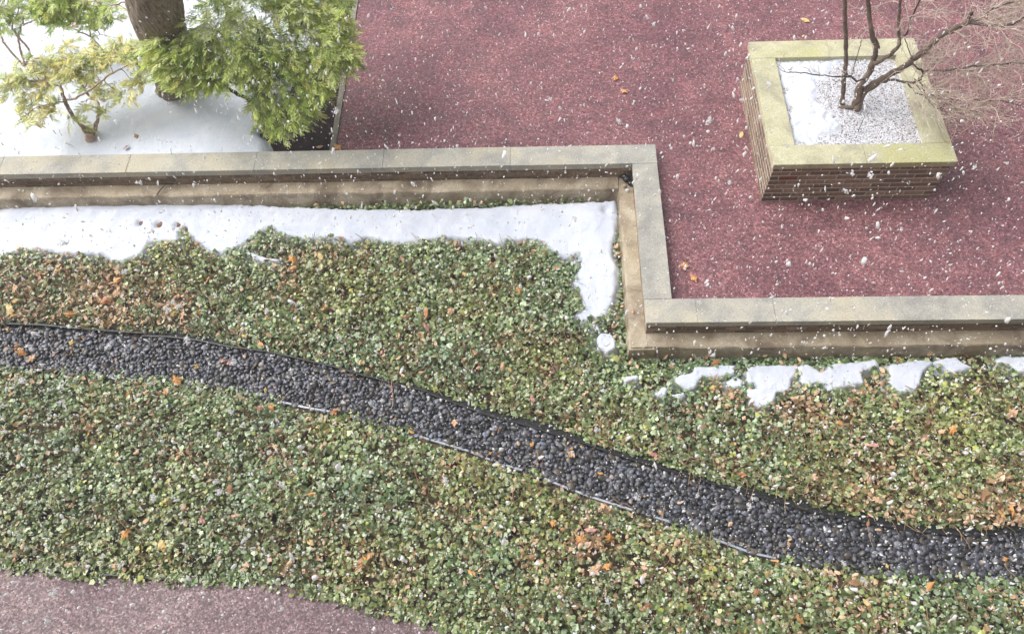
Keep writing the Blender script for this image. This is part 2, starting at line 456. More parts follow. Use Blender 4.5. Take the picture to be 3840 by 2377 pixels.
# ------------------------------------------------------------------ bricks
BL, BH, BD, J = 0.200, 0.056, 0.092, 0.011
def brick_mesh(length, k):
    me = bevel_box('brick', length, BD, BH, 0.004, 1, 0, 0.0012, k)
    return me
BR = {}
def brick_obj(parent, length, x, y, z, rz):
    """centre x,y ; bottom z"""
    k = random.choices(range(4), (5, 4, 4, .2))[0]
    key = (round(length, 3), k)
    if key not in BR:
        BR[key] = brick_mesh(length, k); BR[key].materials.append(MT['brick'][k])
    o = bpy.data.objects.new('brick', BR[key]); COL.objects.link(o)
    o.parent = parent; o.matrix_parent_inverse = Matrix.Translation(-parent.location)
    o.location = (x, y, z); o.rotation_euler = (0, 0, rz + random.uniform(-.004, .004))
def brick_run(parent, p0, p1, z, offset, inward):
    """one course from p0 to p1 (outer face line); offset = length of the first piece"""
    d = np.array(p1) - np.array(p0); L = np.hypot(*d); d = d / L
    rz = math.atan2(d[1], d[0]); nrm = np.array(inward, float)
    t = 0.0; first = True
    while t < L - .03:
        ln = offset if first else BL
        ln = min(ln, L - t); first = False
        if L - t - ln < .04: ln = L - t
        c = np.array(p0) + d * (t + ln / 2) + nrm * (BD / 2 + random.uniform(-.0015, .0015))
        brick_obj(parent, round(ln, 3), c[0], c[1], z, rz)
        t += ln + J

# ------------------------------------------------------------------ retaining wall
wall = thing('retaining_wall', ((WX - CW / 2), WY - 1.2, G), 'stepped low brick retaining wall with grey stone coping and concrete footing', 'wall')
XL, XR = -9.2, 8.0
OV = .022                                     # coping overhang
fy1, fx, fy2 = WY - CW + OV, WX - CW + OV, LY + OV     # brick face lines
zc0 = CT - COP_T
rows = 3
zr = [zc0 - (r + 1) * (BH + J) + .002 for r in range(rows)]
for r, z in enumerate(zr):
    brick_run(wall, (fx - .0, fy1), (-7.6, fy1), z, (BL, .1, .15)[r], (0, 1))
    if r % 2 == 0:
        brick_run(wall, (fx, fy2), (fx, fy1 - J), z, BL, (1, 0)); brick_run(wall, (fx + BD + J, fy2), (7.2, fy2), z, BL, (0, 1))
    else:
        brick_run(wall, (fx, fy2 + BD + J), (fx, fy1 - J), z, BL, (1, 0)); brick_run(wall, (fx, fy2), (7.2, fy2), z, BL, (0, 1))
# mortar core just behind the brick faces
def prism(poly, z0, z1):
    bm = bmesh.new()
    vs = [bm.verts.new((p[0], p[1], z0)) for p in poly]
    f = bm.faces.new(vs)
    r = bmesh.ops.extrude_face_region(bm, geom=[f])
    for v in [g for g in r['geom'] if isinstance(g, bmesh.types.BMVert)]: v.co.z = z1
    bmesh.ops.recalc_face_normals(bm, faces=bm.faces[:])
    return bm
q = .004
core = [(XL, fy1 + q), (fx + q, fy1 + q), (fx + q, fy2 + q), (XR, fy2 + q), (XR, LY + CW - .05), (WX - .05, LY + CW - .05), (WX - .05, WY - .05), (XL, WY - .05)]
bm = prism(core, G - .1, zc0 - .001); me = bpy.data.meshes.new('mortar_core'); bm.to_mesh(me); bm.free()
put('mortar_core', me, mat_stone('weathered_mortar', (.15, .115, .085), (.21, .165, .125), (.27, .22, .17), 8), wall)
# concrete footing with a worn ledge, built as a swept profile
FX, FY1, FY2 = WX - CW - LED, WY - CW - LED, LY - LED
def footing(pts, nrm_list, name, z_in=C2 + .018):
    """pts: outer face line; profile: inner ledge edge, ledge nose, face, foot"""
    P = resample(np.array(pts, float), .06)
    V = []; F = []
    prof = [(-(LED + .03), z_in), (-.05, C2 + .008), (-.012, C2 + .002), (0.0, C2 - .014), (.004, C2 - .12), (.012, G - .1)]
    for i, p in enumerate(P):
        nx, ny = nrm_list
        for k_, (o_, z) in enumerate(prof):
            w_ = (vnoise(np.array([[p[0] * 1.0, p[1] * 1.0]]), .25, 5 + k_)[0] - .5)
            w2 = (vnoise(np.array([[p[0] * 1.0, p[1] * 1.0]]), .06, 15 + k_)[0] - .5)
            off = o_ + (w_ * .012 + w2 * .008 if 0 < k_ else 0)
            V.append((p[0] + nx * off, p[1] + ny * off, z + (w_ * .012 if k_ < 4 else 0)))
    m_ = len(prof)
    for i in range(len(P) - 1):
        for j in range(m_ - 1):
            a_ = i * m_ + j; F.append((a_, a_ + 1, a_ + m_ + 1, a_ + m_))
    me = bpy.data.meshes.new(name); me.from_pydata(V, [], F); me.update()
    bm = bmesh.new(); bm.from_mesh(me); bmesh.ops.recalc_face_normals(bm, faces=bm.faces[:])
    bm.to_mesh(me); bm.free()
    return put(name, me, MT['footing'], wall)
footing([(FX - .002, FY1), (XL, FY1)], (0, -1), 'concrete_footing')
footing([(FX, FY2 + .003), (FX, fy1 - .004)], (-1, 0), 'concrete_footing', C2 + .022)
footing([(FX + .002, FY2), (XR, FY2)], (0, -1), 'concrete_footing', C2 + .014)
bm = prism([(FX - .012, FY2 - .012), (fx + .1, FY2 - .012), (fx + .1, FY2 + LED + .1), (FX - .012, FY2 + LED + .1)], G - .1, C2 - .018)
me = bpy.data.meshes.new('footing_corner'); bm.to_mesh(me); bm.free(); put('footing_corner', me, MT['footing'], wall)
# coping stones
def coping(parent, x0, x1, y0, y1, z0, th, mat, jx=.0025, seed=0):
    sx, sy = x1 - x0, y1 - y0
    me = bevel_box('coping_stone', sx - jx, sy - jx, th, .005, 2, 0, .0008, seed)
    o = put('coping_stone', me, mat, parent)
    o.location = ((x0 + x1) / 2, (y0 + y1) / 2, z0 + random.uniform(-.0015, .0015))
    return o
sp = lambda px, py: spot(px, py, CT)[0]
up_j = [XL, sp(-480, 650), sp(-10, 650), sp(470, 645), sp(950, 640), sp(1432, 636), sp(1913, 632), WX]
for i in range(len(up_j) - 1): coping(wall, up_j[i], up_j[i + 1], WY - CW, WY, zc0, COP_T, MT['coping'], seed=i)
ym = spot(2440, 857, CT)[1]
for i, (y0, y1) in enumerate(((LY + CW, ym), (ym, WY - CW))): coping(wall, WX - CW, WX, y0, y1, zc0, COP_T, MT['coping'], seed=20 + i)
lo_j = [WX - CW, sp(2614, 1180), sp(2908, 1180), sp(3390, 1180), sp(3880, 1180), XR]
for i in range(len(lo_j) - 1): coping(wall, lo_j[i], lo_j[i + 1], LY, LY + CW, zc0, COP_T, MT['coping'], seed=30 + i)

# ------------------------------------------------------------------ planter
pl = thing('brick_planter', (PX + PW / 2, PY + PD / 2, 0), 'square brown brick planter with mossy stone coping holding a bare tree', 'planter')
E_ = .028
bx0, bx1, by0, by1 = PX + E_, PX + PW - E_, PY + E_, PY + PD - E_
nr = 8; pch = (PH - .075) / nr
for r in range(nr):
    z = r * pch + .008
    o1 = (BL, .145)[r % 2]
    if r % 2 == 0:
        brick_run(pl, (bx0, by0), (bx1, by0), z, BL, (0, 1)); brick_run(pl, (bx1, by1), (bx0, by1), z, BL, (0, -1))
        brick_run(pl, (bx0, by0 + BD + J), (bx0, by1 - BD - J), z, BL, (1, 0)); brick_run(pl, (bx1, by0 + BD + J), (bx1, by1 - BD - J), z, BL, (-1, 0))
    else:
        brick_run(pl, (bx0, by0), (bx0, by1), z, BL, (1, 0)); brick_run(pl, (bx1, by0), (bx1, by1), z, BL, (-1, 0))
        brick_run(pl, (bx0 + BD + J, by0), (bx1 - BD - J, by0), z, BL, (0, 1)); brick_run(pl, (bx0 + BD + J, by1), (bx1 - BD - J, by1), z, BL, (0, -1))
q = .003; IC = .275
me = bpy.data.meshes.new('mortar_core')
bm = bmesh.new()
for (x0, x1, y0, y1) in ((bx0 + q, bx1 - q, by0 + q, by0 + .2), (bx0 + q, bx1 - q, by1 - .2, by1 - q), (bx0 + q, bx0 + .2, by0 + .201, by1 - .201), (bx1 - .2, bx1 - q, by0 + .201, by1 - .201)):
    r = bmesh.ops.create_cube(bm, size=1)
    for v in r['verts']: v.co = Vector(((x0 + x1) / 2 + v.co.x * (x1 - x0), (y0 + y1) / 2 + v.co.y * (y1 - y0), (v.co.z + .5) * (PH - .0765)))
bm.to_mesh(me); bm.free(); put('mortar_core', me, MT['mortar'], pl)
mt = MT['coping_green']; zp = PH - .075; xm = PX + PW * .51
coping(pl, PX, xm, PY, PY + IC, zp, .075, mt, seed=41); coping(pl, xm, PX + PW, PY, PY + IC, zp, .075, mt, seed=42)
xb = PX + PW * .47; yb = PY + PD - IC - .012
coping(pl, PX, xb, yb, PY + PD, zp, .075, mt, seed=43); coping(pl, xb, PX + PW, yb, PY + PD, zp, .075, mt, seed=44)
coping(pl, PX, PX + IC, PY + IC, yb, zp, .075, mt, seed=45); coping(pl, PX + PW - IC, PX + PW, PY + IC, yb, zp, .075, mt, seed=46)
SOIL = PH - .045
ix0, ix1, iy0, iy1 = PX + IC - .03, PX + PW - IC + .03, PY + IC - .03, yb + .03

def heightfield(x0, x1, y0, y1, step, fz, keep=None):
    nx, ny = int((x1 - x0) / step) + 1, int((y1 - y0) / step) + 1
    X, Y = np.meshgrid(np.linspace(x0, x1, nx), np.linspace(y0, y1, ny))
    P = np.stack([X.ravel(), Y.ravel()], 1)
    Z = fz(P)
    V = np.c_[P, Z]
    idx = np.arange(nx * ny).reshape(ny, nx)
    F = np.stack([idx[:-1, :-1].ravel(), idx[:-1, 1:].ravel(), idx[1:, 1:].ravel(), idx[1:, :-1].ravel()], 1)
    if keep is not None:
        k_ = keep(P); F = F[k_[F].any(1)]
        u = np.unique(F); rm = np.zeros(len(V), int); rm[u] = np.arange(len(u)); V = V[u]; F = rm[F]
    return V, F
# grit with a thin dusting of snow inside the planter
V, F = heightfield(ix0, ix1, iy0, iy1, .03, lambda P: SOIL - .03 + .03 * fbm(P, .25, 3))
put('planter_soil', mesh_np('planter_soil', V, F, None, True), mat_stone('snow_dusted_soil', (.16, .13, .13), (.36, .34, .36), (.62, .63, .67), 30, None, 0), pl)
def chips(n, x0, x1, y0, y1, zf, smin, smax, cols, wts, seed):
    r = np.random.default_rng(seed); g = Geo()
    P = np.c_[r.uniform(x0, x1, n), r.uniform(y0, y1, n)]
    base = np.array([(1, 0, 0), (0, 1, 0), (-1, 0, 0), (0, -1, 0), (0, 0, 1), (0, 0, -1)], float)
    bf = np.array([(0, 1, 4), (1, 2, 4), (2, 3, 4), (3, 0, 4), (1, 0, 5), (2, 1, 5), (3, 2, 5), (0, 3, 5)])
    Z = zf(P); k_ = r.choice(len(cols), n, p=np.array(wts) / np.sum(wts))
    S = r.uniform(smin, smax, n)
    an = r.uniform(0, 6.28, n)
    sc = np.stack([S * r.uniform(.8, 1.5, n), S * r.uniform(.5, .9, n), S * r.uniform(.3, .55, n)], 1)
    B = base[None] * sc[:, None, :] * (1 + .25 * r.normal(size=(n, 6, 1)))
    c, s_ = np.cos(an)[:, None], np.sin(an)[:, None]
    V = np.stack([B[..., 0] * c - B[..., 1] * s_ + P[:, :1], B[..., 0] * s_ + B[..., 1] * c + P[:, 1:], B[..., 2] + Z[:, None]], -1)
    F = (bf[None] + 6 * np.arange(n)[:, None, None]).reshape(-1, 3)
    col = np.repeat(np.array(cols)[k_] * r.uniform(.8, 1.15, (n, 1)), 6, 0)
    return V.reshape(-1, 3), F, col
zs = lambda P: SOIL - .03 + .03 * fbm(P, .25, 3) + .004
V, F, C = chips(30000, ix0 + .03, ix1 - .03, iy0 + .03, iy1 - .02, zs, .004, .011, [(.70, .72, .78), (.10, .075, .07), (.24, .18, .16), (.52, .48, .50)], (24, 2.4, 1.8, 5), 5)
put('snowy_grit', mesh_np('snowy_grit', V, F, C), mat_attr('snow_dusted_grit', .7, 0, .3), pl, kind='stuff', label='coarse dark grit dusted with snow')

# ------------------------------------------------------------------ snow patches
def snow_patch(poly, zf, h, label, edge=.06, step=.028, seed=0, mat=None, wob=.02, marks=(), grow=0.0):
    poly = np.asarray(poly)[:, :2]
    pad = .05
    x0, y0 = poly.min(0) - pad; x1, y1 = poly.max(0) + pad
    def fz(P):
        sd = sdist(P, poly) + grow + wob * (fbm(P, .12, seed, 3) - .5) * 2 + wob * .7 * (fbm(P, .035, seed + 5, 2) - .5) * 2
        t = np.clip(sd / edge, -1.2, 1)
        prof = np.where(t > 0, np.sin(t * np.pi / 2) ** .8, t)
        r = zf(P) + h * prof * (0.75 + .5 * fbm(P, .7, seed + 3)) + np.where(t > .5, .03 * (fbm(P, .33, seed + 9) - .5) + .014 * (fbm(P, .08, seed + 4, 3) - .5), 0)
        for (mx, my, mr, md) in marks:
            r = r - md * np.exp(-((P[:, 0] - mx) ** 2 + (P[:, 1] - my) ** 2) / mr ** 2)
        return r
    V, F = heightfield(x0, x1, y0, y1, step, fz, lambda P: sdist(P, poly) > -pad)
    return put('snow_patch', mesh_np('snow_patch', V, F, None, True), mat or MT['snow'], kind='stuff', label=label)
flat = lambda z: (lambda P: np.full(len(P), z))
ZS = G + .05
MAIN = curve([(-200, 503), (0, 498), (60, 495), (150, 494), (250, 490), (350, 479), (380, 477), (430, 481), (540, 487), (640, 491), (740, 496), (850, 500), (1000, 501),
    (1150, 495), (1290, 487), (1390, 484), (1472, 479), (1474, 520), (1470, 560), (1462, 600), (1474, 640), (1476, 680), (1468, 720), (1450, 755), (1420, 768), (1385, 770),
    (1368, 755), (1390, 740), (1385, 715), (1365, 680), (1380, 640), (1384, 610), (1360, 620), (1330, 622), (1305, 592), (1270, 579), (1230, 580), (1190, 590), (1150, 580),
    (1050, 574), (1010, 582), (960, 592), (930, 587), (880, 572), (840, 587), (790, 577), (740, 577), (690, 572), (645, 552), (620, 562), (580, 592), (530, 612), (490, 600),
    (462, 577), (440, 545), (432, 580), (360, 587), (345, 612), (300, 630), (270, 630), (250, 617), (200, 614), (150, 614), (100, 602), (60, 602), (20, 614), (-200, 630)], ZS)
patches = [MAIN]
holes = [tuple(spot(x, y, ZS)[:2]) + (.04, .05) for x, y in ((530, 845), (600, 850), (670, 850), (700, 862), (2270, 797))]
snow_patch(MAIN, flat(G + .03), .065, 'long band of snow along the foot of the upper brick wall', .05, .022, 1, marks=holes, wob=.022)
Zk = lambda pts: np.array([spot(2200 + x * .6713, 1050 + y * .6713, ZS) for x, y in pts])
small = [
 (curve([(1420, 820), (1432, 803), (1455, 802), (1467, 815), (1466, 838), (1450, 848), (1425, 838)], ZS), 'small round snow patch beside the wall footing corner'),
 (curve([(1410, 780), (1425, 778), (1432, 795), (1420, 798)], ZS), 'tiny snow scrap just above the small round snow patch'),
 (Zk([(600, 497), (700, 490), (825, 488), (818, 540), (740, 552), (690, 550), (640, 547), (615, 577), (605, 602), (570, 627), (540, 612), (500, 592), (495, 558), (530, 538), (598, 533)]), 'hooked snow patch in the ivy nearest the footing corner'),
 (Zk([(770, 575), (830, 553), (862, 575), (857, 607), (810, 612), (780, 597)]), 'small snow scrap below the hooked snow patch'),
 (Zk([(885, 508), (960, 493), (1080, 488), (1172, 488), (1162, 530), (1137, 572), (1117, 632), (1052, 642), (1042, 682), (997, 717), (940, 722), (915, 707), (888, 652), (893, 628), (958, 613), (930, 590), (887, 582)]), 'largest snow patch in the ivy, reaching furthest down'),
 (Zk([(1175, 498), (1220, 483), (1280, 508), (1300, 528), (1340, 498), (1390, 478), (1500, 473), (1600, 458), (1622, 487), (1542, 512), (1527, 542), (1537, 582), (1480, 597), (1400, 612), (1350, 627), (1320, 602), (1290, 582), (1240, 602), (1200, 592), (1193, 540)]), 'wide ragged snow patch right of the largest ivy patch'),
 (Zk([(1688, 488), (1760, 473), (1850, 460), (1922, 468), (1887, 502), (1862, 532), (1847, 592), (1822, 627), (1740, 647), (1720, 622), (1678, 592), (1683, 540)]), 'triangular snow patch in the ivy below the right wall'),
 (Zk([(1938, 470), (2000, 448), (2042, 448), (2082, 475), (2140, 502), (2090, 517), (2030, 537), (1988, 512)]), 'thin almond shaped snow patch near the right edge'),
 (Zk([(2278, 455), (2330, 438), (2560, 450), (2600, 525), (2400, 527), (2360, 492), (2288, 477)]), 'snow patch cut by the right edge of the picture'),
 (Zk([(193, 565), (230, 553), (287, 543), (287, 567), (210, 587)]), 'tiny snow scrap left of the hooked snow patch'),
 (Zk([(388, 640), (430, 608), (447, 625), (432, 662), (400, 652)]), 'tiny snow scrap below the hooked patch, left one'),
 (Zk([(478, 655), (540, 638), (547, 657), (500, 670)]), 'tiny snow scrap below the hooked patch, right one'),
 (curve([(588, 610), (605, 608), (640, 622), (672, 626), (670, 631), (640, 629), (610, 622)], ZS), 'thin curl of snow in the ivy below the long snow band'),
]
for i, (p, lab) in enumerate(small):
    patches.append(p); snow_patch(p, flat(G + .045), .07, lab, .04, .012, 20 + i, wob=.014, grow=.022)
BED = curve([(-300, 372), (648, 362), (642, 335), (622, 318), (636, 280), (690, 200), (740, 120), (770, 40), (790, -60), (800, -160), (-300, -160)], -.05)
BED[0][1] = BED[1][1] = WY + .0
snow_patch(BED, flat(-.13), .115, 'smooth deep snow covering the bed under the evergreens', .10, .045, 60, wob=.035)
# snow lying in the planter
ps = [(540, 400), (1000, 395), (950, 470), (850, 560), (860, 680), (960, 790), (1000, 850), (990, 930), (800, 952), (685, 962)]
PS = np.array([spot(2600 + x * .5621, y * .5621, SOIL) for x, y in ps])
snow_patch(PS, flat(SOIL - .02), .030, 'snow drift on the left half of the square planter', .20, .018, 71, wob=.10)

# ================================================================== GARDEN EDGING
def strip(path, z0, z1, th, name, mat, label, wave=0.0):
    P = resample(path[:, :2], .05)
    T = np.gradient(P, axis=0); T /= np.linalg.norm(T, axis=1)[:, None]
    N = np.c_[-T[:, 1], T[:, 0]]
    V = []; F = []
    for i, p in enumerate(P):
        j = wave * (vnoise(np.array([[p[0], p[1]]]), .5, 2)[0] - .5)
        dz = .012 * (vnoise(np.array([[p[0], p[1]]]), .6, 8)[0] - .5)
        for s_, z in ((-.5, z0), (-.5, z1), (.5, z1), (.5, z0)):
            q_ = p + N[i] * (th * s_ + j); V.append((q_[0], q_[1], z + (dz if z == z1 else 0)))
    for i in range(len(P) - 1):
        for k_ in range(4):
            a_ = i * 4 + k_; b_ = i * 4 + (k_ + 1) % 4; F.append((a_, b_, b_ + 4, a_ + 4))
    n4 = (len(P) - 1) * 4
    F += [(0, 1, 2, 3), (n4 + 3, n4 + 2, n4 + 1, n4)]
    me = bpy.data.meshes.new(name); me.from_pydata(V, [], F); me.update()
    bm = bmesh.new(); bm.from_mesh(me); bmesh.ops.recalc_face_normals(bm, faces=bm.faces[:]); bm.to_mesh(me); bm.free()
    return put(name, me, mat, label=label, category='edging')
UPR = resample(UP_EDGE, .05)
xa = spot(340 * K, 806 * K, G)[0]
xb_ = spot(1030 * K, 940 * K, G)[0]
pa = UPR[UPR[:, 0] < xa + .12] + np.array([0, .03, 0]); pb = UPR[(UPR[:, 0] >= xa) & (UPR[:, 0] < xb_)]; pc = UPR[UPR[:, 0] >= xb_ - .06] + np.array([0, -.018, 0])
strip(pa, G - .05, G + .066, .016, 'metal_edging', MT['steel'], 'black metal edging strip at the left end of the pebble channel')
strip(pb, G - .05, G + .062, .016, 'metal_edging', MT['steel'], 'curved black metal edging strip along the middle of the pebble channel', .02)
strip(pc, G - .05, G + .062, .016, 'metal_edging', MT['steel'], 'long black metal edging strip along the right upper side of the pebbles', .02)
LOR = resample(LO_EDGE + np.array([0, .012, 0]), .04)
EXPOSED = [(-260, 120, 0), (120, 345, 0), (345, 440, 0), (440, 500, 0), (500, 670, 0), (670, 790, 'pale blue grey edging piece left of the red vine sprig'), (790, 985, 0),
    (985, 1255, 'scalloped pale edging piece along the middle of the pebbles'), (1255, 1295, 0), (1295, 1605, 'longest exposed pale edging piece right of the middle'), (1605, 1700, 0), (1700, 1860, 'pale edging piece half buried at the lower right'), (1860, 2700, 0)]
HID = []
for x0_, x1_, lab_ in EXPOSED:
    def ex_(x): return np.interp(x, [-260, 0, 460, 800, 1200, 1600, 2000, 2700], [spot(x_ * K, y_ * K, G)[0] for x_, y_ in ((-260, 874), (0, 888), (460, 922), (800, 990), (1200, 1110), (1600, 1250), (2000, 1362), (2700, 1396))])
    a_, b_ = ex_(x0_), ex_(x1_)
    if lab_: strip(LOR[(LOR[:, 0] >= a_) & (LOR[:, 0] <= b_)], G - .05, G + .036, .020, 'pale_edging', MT['alu'], lab_, .02)
    else: HID.append(LOR[(LOR[:, 0] >= a_) & (LOR[:, 0] <= b_), :2])
HID = np.vstack(HID)
strip(PATH_EDGE + np.array([0, .03, 0]), G - .03, G + .03, .012, 'metal_edging', MT['steel'], 'dark edging strip between lower ivy and the grey path')

# ================================================================== PEBBLES
def icosphere(sub):
    bm = bmesh.new(); bmesh.ops.create_icosphere(bm, subdivisions=sub, radius=1.0)
    V = np.array([v.co[:] for v in bm.verts]); F = np.array([[v.index for v in f.verts] for f in bm.faces]); bm.free()
    return V, F
ICO1, ICOF1 = icosphere(1)
ICO2, ICOF2 = icosphere(2)
def project(P):
    d = (P - np.array([0, 0, CAM_Z])) @ ROT
    return np.c_[1920 + FOC * d[:, 0] / -d[:, 2], 1188.5 + 53.34 - FOC * d[:, 1] / -d[:, 2]], -d[:, 2]
strip_poly = np.vstack([UP_EDGE[:, :2], LO_EDGE[::-1, :2]])
def hexpts(x0, x1, y0, y1, s, jit, r):
    ys = np.arange(y0, y1, s * .87); out = []
    for i, y in enumerate(ys):
        xs = np.arange(x0, x1, s) + (i % 2) * s / 2; out.append(np.c_[xs, np.full(len(xs), y)])
    P = np.vstack(out); return P + r.normal(0, jit, P.shape)
r = np.random.default_rng(3)
pts = []
for (s, zb, zj) in ((.044, .006, .005), (.051, .028, .008)):
    P = hexpts(-7.3, 6.3, .6, 4.8, s, .011, r)
    P = P[sdist(P, strip_poly) > .004]
    pts.append(np.c_[P, G + zb + r.uniform(-zj, zj, len(P))])
PB = np.vstack(pts)
n = len(PB)
sz = np.clip(r.lognormal(math.log(.0245), .27, n), .012, .043)
axs = np.stack([sz * r.uniform(1.0, 1.35, n), sz * r.uniform(.75, 1.0, n), sz * r.uniform(.36, .55, n)], 1)
def rotmats(n, r, tilt):
    az = r.uniform(0, 2 * np.pi, n); tx = r.normal(0, tilt, n); ty = r.normal(0, tilt, n)
    cz, sz_, cx, sx, cy, sy = np.cos(az), np.sin(az), np.cos(tx), np.sin(tx), np.cos(ty), np.sin(ty)
    Z = np.zeros(n); O = np.ones(n)
    Rz = np.stack([np.stack([cz, -sz_, Z], 1), np.stack([sz_, cz, Z], 1), np.stack([Z, Z, O], 1)], 1)
    Rx = np.stack([np.stack([O, Z, Z], 1), np.stack([Z, cx, -sx], 1), np.stack([Z, sx, cx], 1)], 1)
    Ry = np.stack([np.stack([cy, Z, sy], 1), np.stack([Z, O, Z], 1), np.stack([-sy, Z, cy], 1)], 1)
    return Rx @ Ry @ Rz
RM = rotmats(n, r, .24)
tone = r.choice([.026, .06, .105, .17], n, p=[.25, .33, .28, .14]) * r.uniform(.8, 1.25, n)
hue = np.stack([tone * r.uniform(.92, 1.08, n), tone * 1.03, tone * r.uniform(1.12, 1.4, n)], 1)
bm_ = r.random(n) < .05; hue[bm_] *= np.array([1.5, 1.25, 1.0])
UV, dep = project(PB)
vis = (UV[:, 0] > -20) & (UV[:, 0] < 3860) & (UV[:, 1] > 0) & (UV[:, 1] < 2377) & (PB[:, 2] > G + .024)
score = np.where(vis, sz / dep, 0)
top = np.argsort(-score)[:300]
chan = thing('pebble_channel', (0, 2.6, G), 'winding channel of smooth black pebbles between two ivy beds', 'pebble channel')
pm = []
for k_ in range(8):
    nb = 1 + .22 * (fbm(ICO2 + k_ * 3.1, .9, k_, 2) - .5)[:, None]
    c_ = np.array([(.03,) * 3, (.05,) * 3, (.075, .076, .085), (.035, .035, .042), (.11, .112, .125), (.05, .05, .058), (.085, .072, .06), (.026,) * 3][k_])
    m_ = mesh_np('pebble', ICO2 * nb, ICOF2, np.tile(c_, (len(ICO2), 1)), True); m_.materials.append(MT['pebble']); pm.append(m_)
for i in top:
    o = bpy.data.objects.new('pebble', pm[i % 8]); COL.objects.link(o)
    o.parent = chan; o.matrix_parent_inverse = Matrix.Translation(-chan.location)
    R3 = Matrix([list(x) for x in RM[i] @ np.diag(axs[i])]).to_4x4(); R3.translation = Vector(PB[i]); o.matrix_basis = R3
rest = np.setdiff1d(np.arange(n), top)
B = ICO2[None] * axs[rest][:, None, :] * (1 + .2 * (r.random((len(rest), len(ICO2), 1)) - .5) * .5)
V = np.einsum('nij,nkj->nki', RM[rest], B) + PB[rest][:, None, :]
F = (ICOF2[None] + len(ICO2) * np.arange(len(rest))[:, None, None]).reshape(-1, 3)
put('pebble_fill', mesh_np('pebble_fill', V.reshape(-1, 3), F, np.repeat(hue[rest], len(ICO2), 0), True), MT['pebble'], chan, kind='stuff')

# ================================================================== IVY
def leaf_template(kind):
    if kind == 'ivy':
        ang = [90, 118, 150, 172, 205, 270, 335, 8, 30, 62]; rad = [1.0, .62, .86, .52, .62, .30, .62, .52, .86, .62]
    elif kind == 'ivy3':
        ang = [90, 125, 160, 205, 270, 335, 20, 55]; rad = [1.0, .70, .88, .66, .34, .66, .88, .70]
    elif kind == 'oval':
        ang = [90, 130, 180, 225, 270, 315, 0, 50]; rad = [1.0, .62, .48, .6, .9, .6, .48, .62]
    else:                                     # oak: five deep lobes
        ang = [90, 103, 118, 135, 150, 165, 185, 200, 220, 245, 270, 295, 320, 340, 355, 15, 30, 45, 62, 77]
        rad = [1.0, .74, .86, .60, .55, .84, .80, .50, .62, .50, .85, .52, .66, .48, .86, .78, .52, .62, .80, .70]
    A = np.radians(ang); V = np.c_[np.cos(A) * rad, np.sin(A) * rad, np.zeros(len(A))]
    if kind == 'oak': V[:, 0] *= .72
    V = np.vstack([[0, -.05, 0], V])
    V[:, 2] = -.22 * np.abs(V[:, 0]) - .10 * V[:, 1] ** 2 + (.05)
    m_ = len(A); F = np.array([(0, i + 1, (i + 1) % m_ + 1) for i in range(m_)])
    return V, F
def scatter(tmpl, P, S, RMt, C, curl=None):
    V, F = tmpl
    n = len(P); k_ = len(V)
    B = V[None] * S[:, None, None]
    if curl is not None: B[..., 2] *= curl[:, None]
    W = np.einsum('nij,nkj->nki', RMt, B) + P[:, None, :]
    Fo = (F[None] + k_ * np.arange(n)[:, None, None]).reshape(-1, 3)
    return W.reshape(-1, 3), Fo, np.repeat(C, k_, 0)
TOPB = np.array([(-8.2, FY1 + .01), (FX - .01, FY1 + .01), (FX - .01, FY2 - .0), (7.2, FY2)])
IVY_UP = np.vstack([TOPB, np.c_[UP_EDGE[::-1, 0], UP_EDGE[::-1, 1] + .015 + .07 * fbm(UP_EDGE[::-1, :2], .45, 19)]])
IVY_LO = np.vstack([LO_EDGE[:, :2] + np.array([0, -.035]), [(7.5, .35), (3.0, .35)], PATH_EDGE[::-1, :2] + np.array([.03, .075])])
litter_spots = [(60, 690, 1.0, 1.0), (150, 640, .8, .85), (230, 690, .9, 1.0), (60, 760, .9, .9), (330, 690, .6, .6), (420, 730, .5, .8), (430, 790, .3, .6), (250, 760, .6, .8),
    (2380, 1210, .8, .9), (2050, 1130, .7, .6), (2200, 1080, .8, .5), (1900, 960, .5, .7), (1700, 930, .5, .8), (2100, 940, .5, .5), (1420, 1300, .4, .8), (1450, 1370, .4, .7),
    (650, 1090, .4, .5), (420, 1070, .35, .5), (200, 1010, .35, .5), (880, 1330, .25, .5), (1450, 640, .25, .7), (1480, 600, .2, .6), (1000, 800, .3, .3), (700, 640, .3, .5), (2000, 1400, .6, .4)]
LS = [(spot(x * K, y * K, G + .06)[:2], rr, a_) for x, y, rr, a_ in litter_spots]
def brown(P):
    b_ = np.zeros(len(P))
    for c_, rr, a_ in LS: b_ = np.maximum(b_, a_ * np.exp(-((P[:, 0] - c_[0]) ** 2 + (P[:, 1] - c_[1]) ** 2) / (rr * .55) ** 2))
    return np.clip(b_ * .95 + 1.1 * (fbm(P, .5, 31) - .52), 0, 1)
def ivy_h(P): return .045 + .11 * fbm(P, .30, 41, 3) + .04 * fbm(P, .09, 77, 2)
def poly_sample(poly, dens, r, xr=(-7.3, 6.3)):
    lo, hi = poly.min(0), poly.max(0); lo[0] = max(lo[0], xr[0]); hi[0] = min(hi[0], xr[1])
    N = int((hi[0] - lo[0]) * (hi[1] - lo[1]) * dens)
    P = np.c_[r.uniform(lo[0], hi[0], N), r.uniform(lo[1], hi[1], N)]
    return P[inside(P, poly)]
def snowfree(P, tol):
    k_ = np.ones(len(P), bool)
    for p_ in patches:
        p_ = np.asarray(p_)[:, :2]
        near = (P[:, 0] > p_[:, 0].min() - .2) & (P[:, 0] < p_[:, 0].max() + .2) & (P[:, 1] > p_[:, 1].min() - .2) & (P[:, 1] < p_[:, 1].max() + .2)
        idx = np.where(near)[0]
        if len(idx): k_[idx[sdist(P[idx], p_) > tol]] = False
    return k_
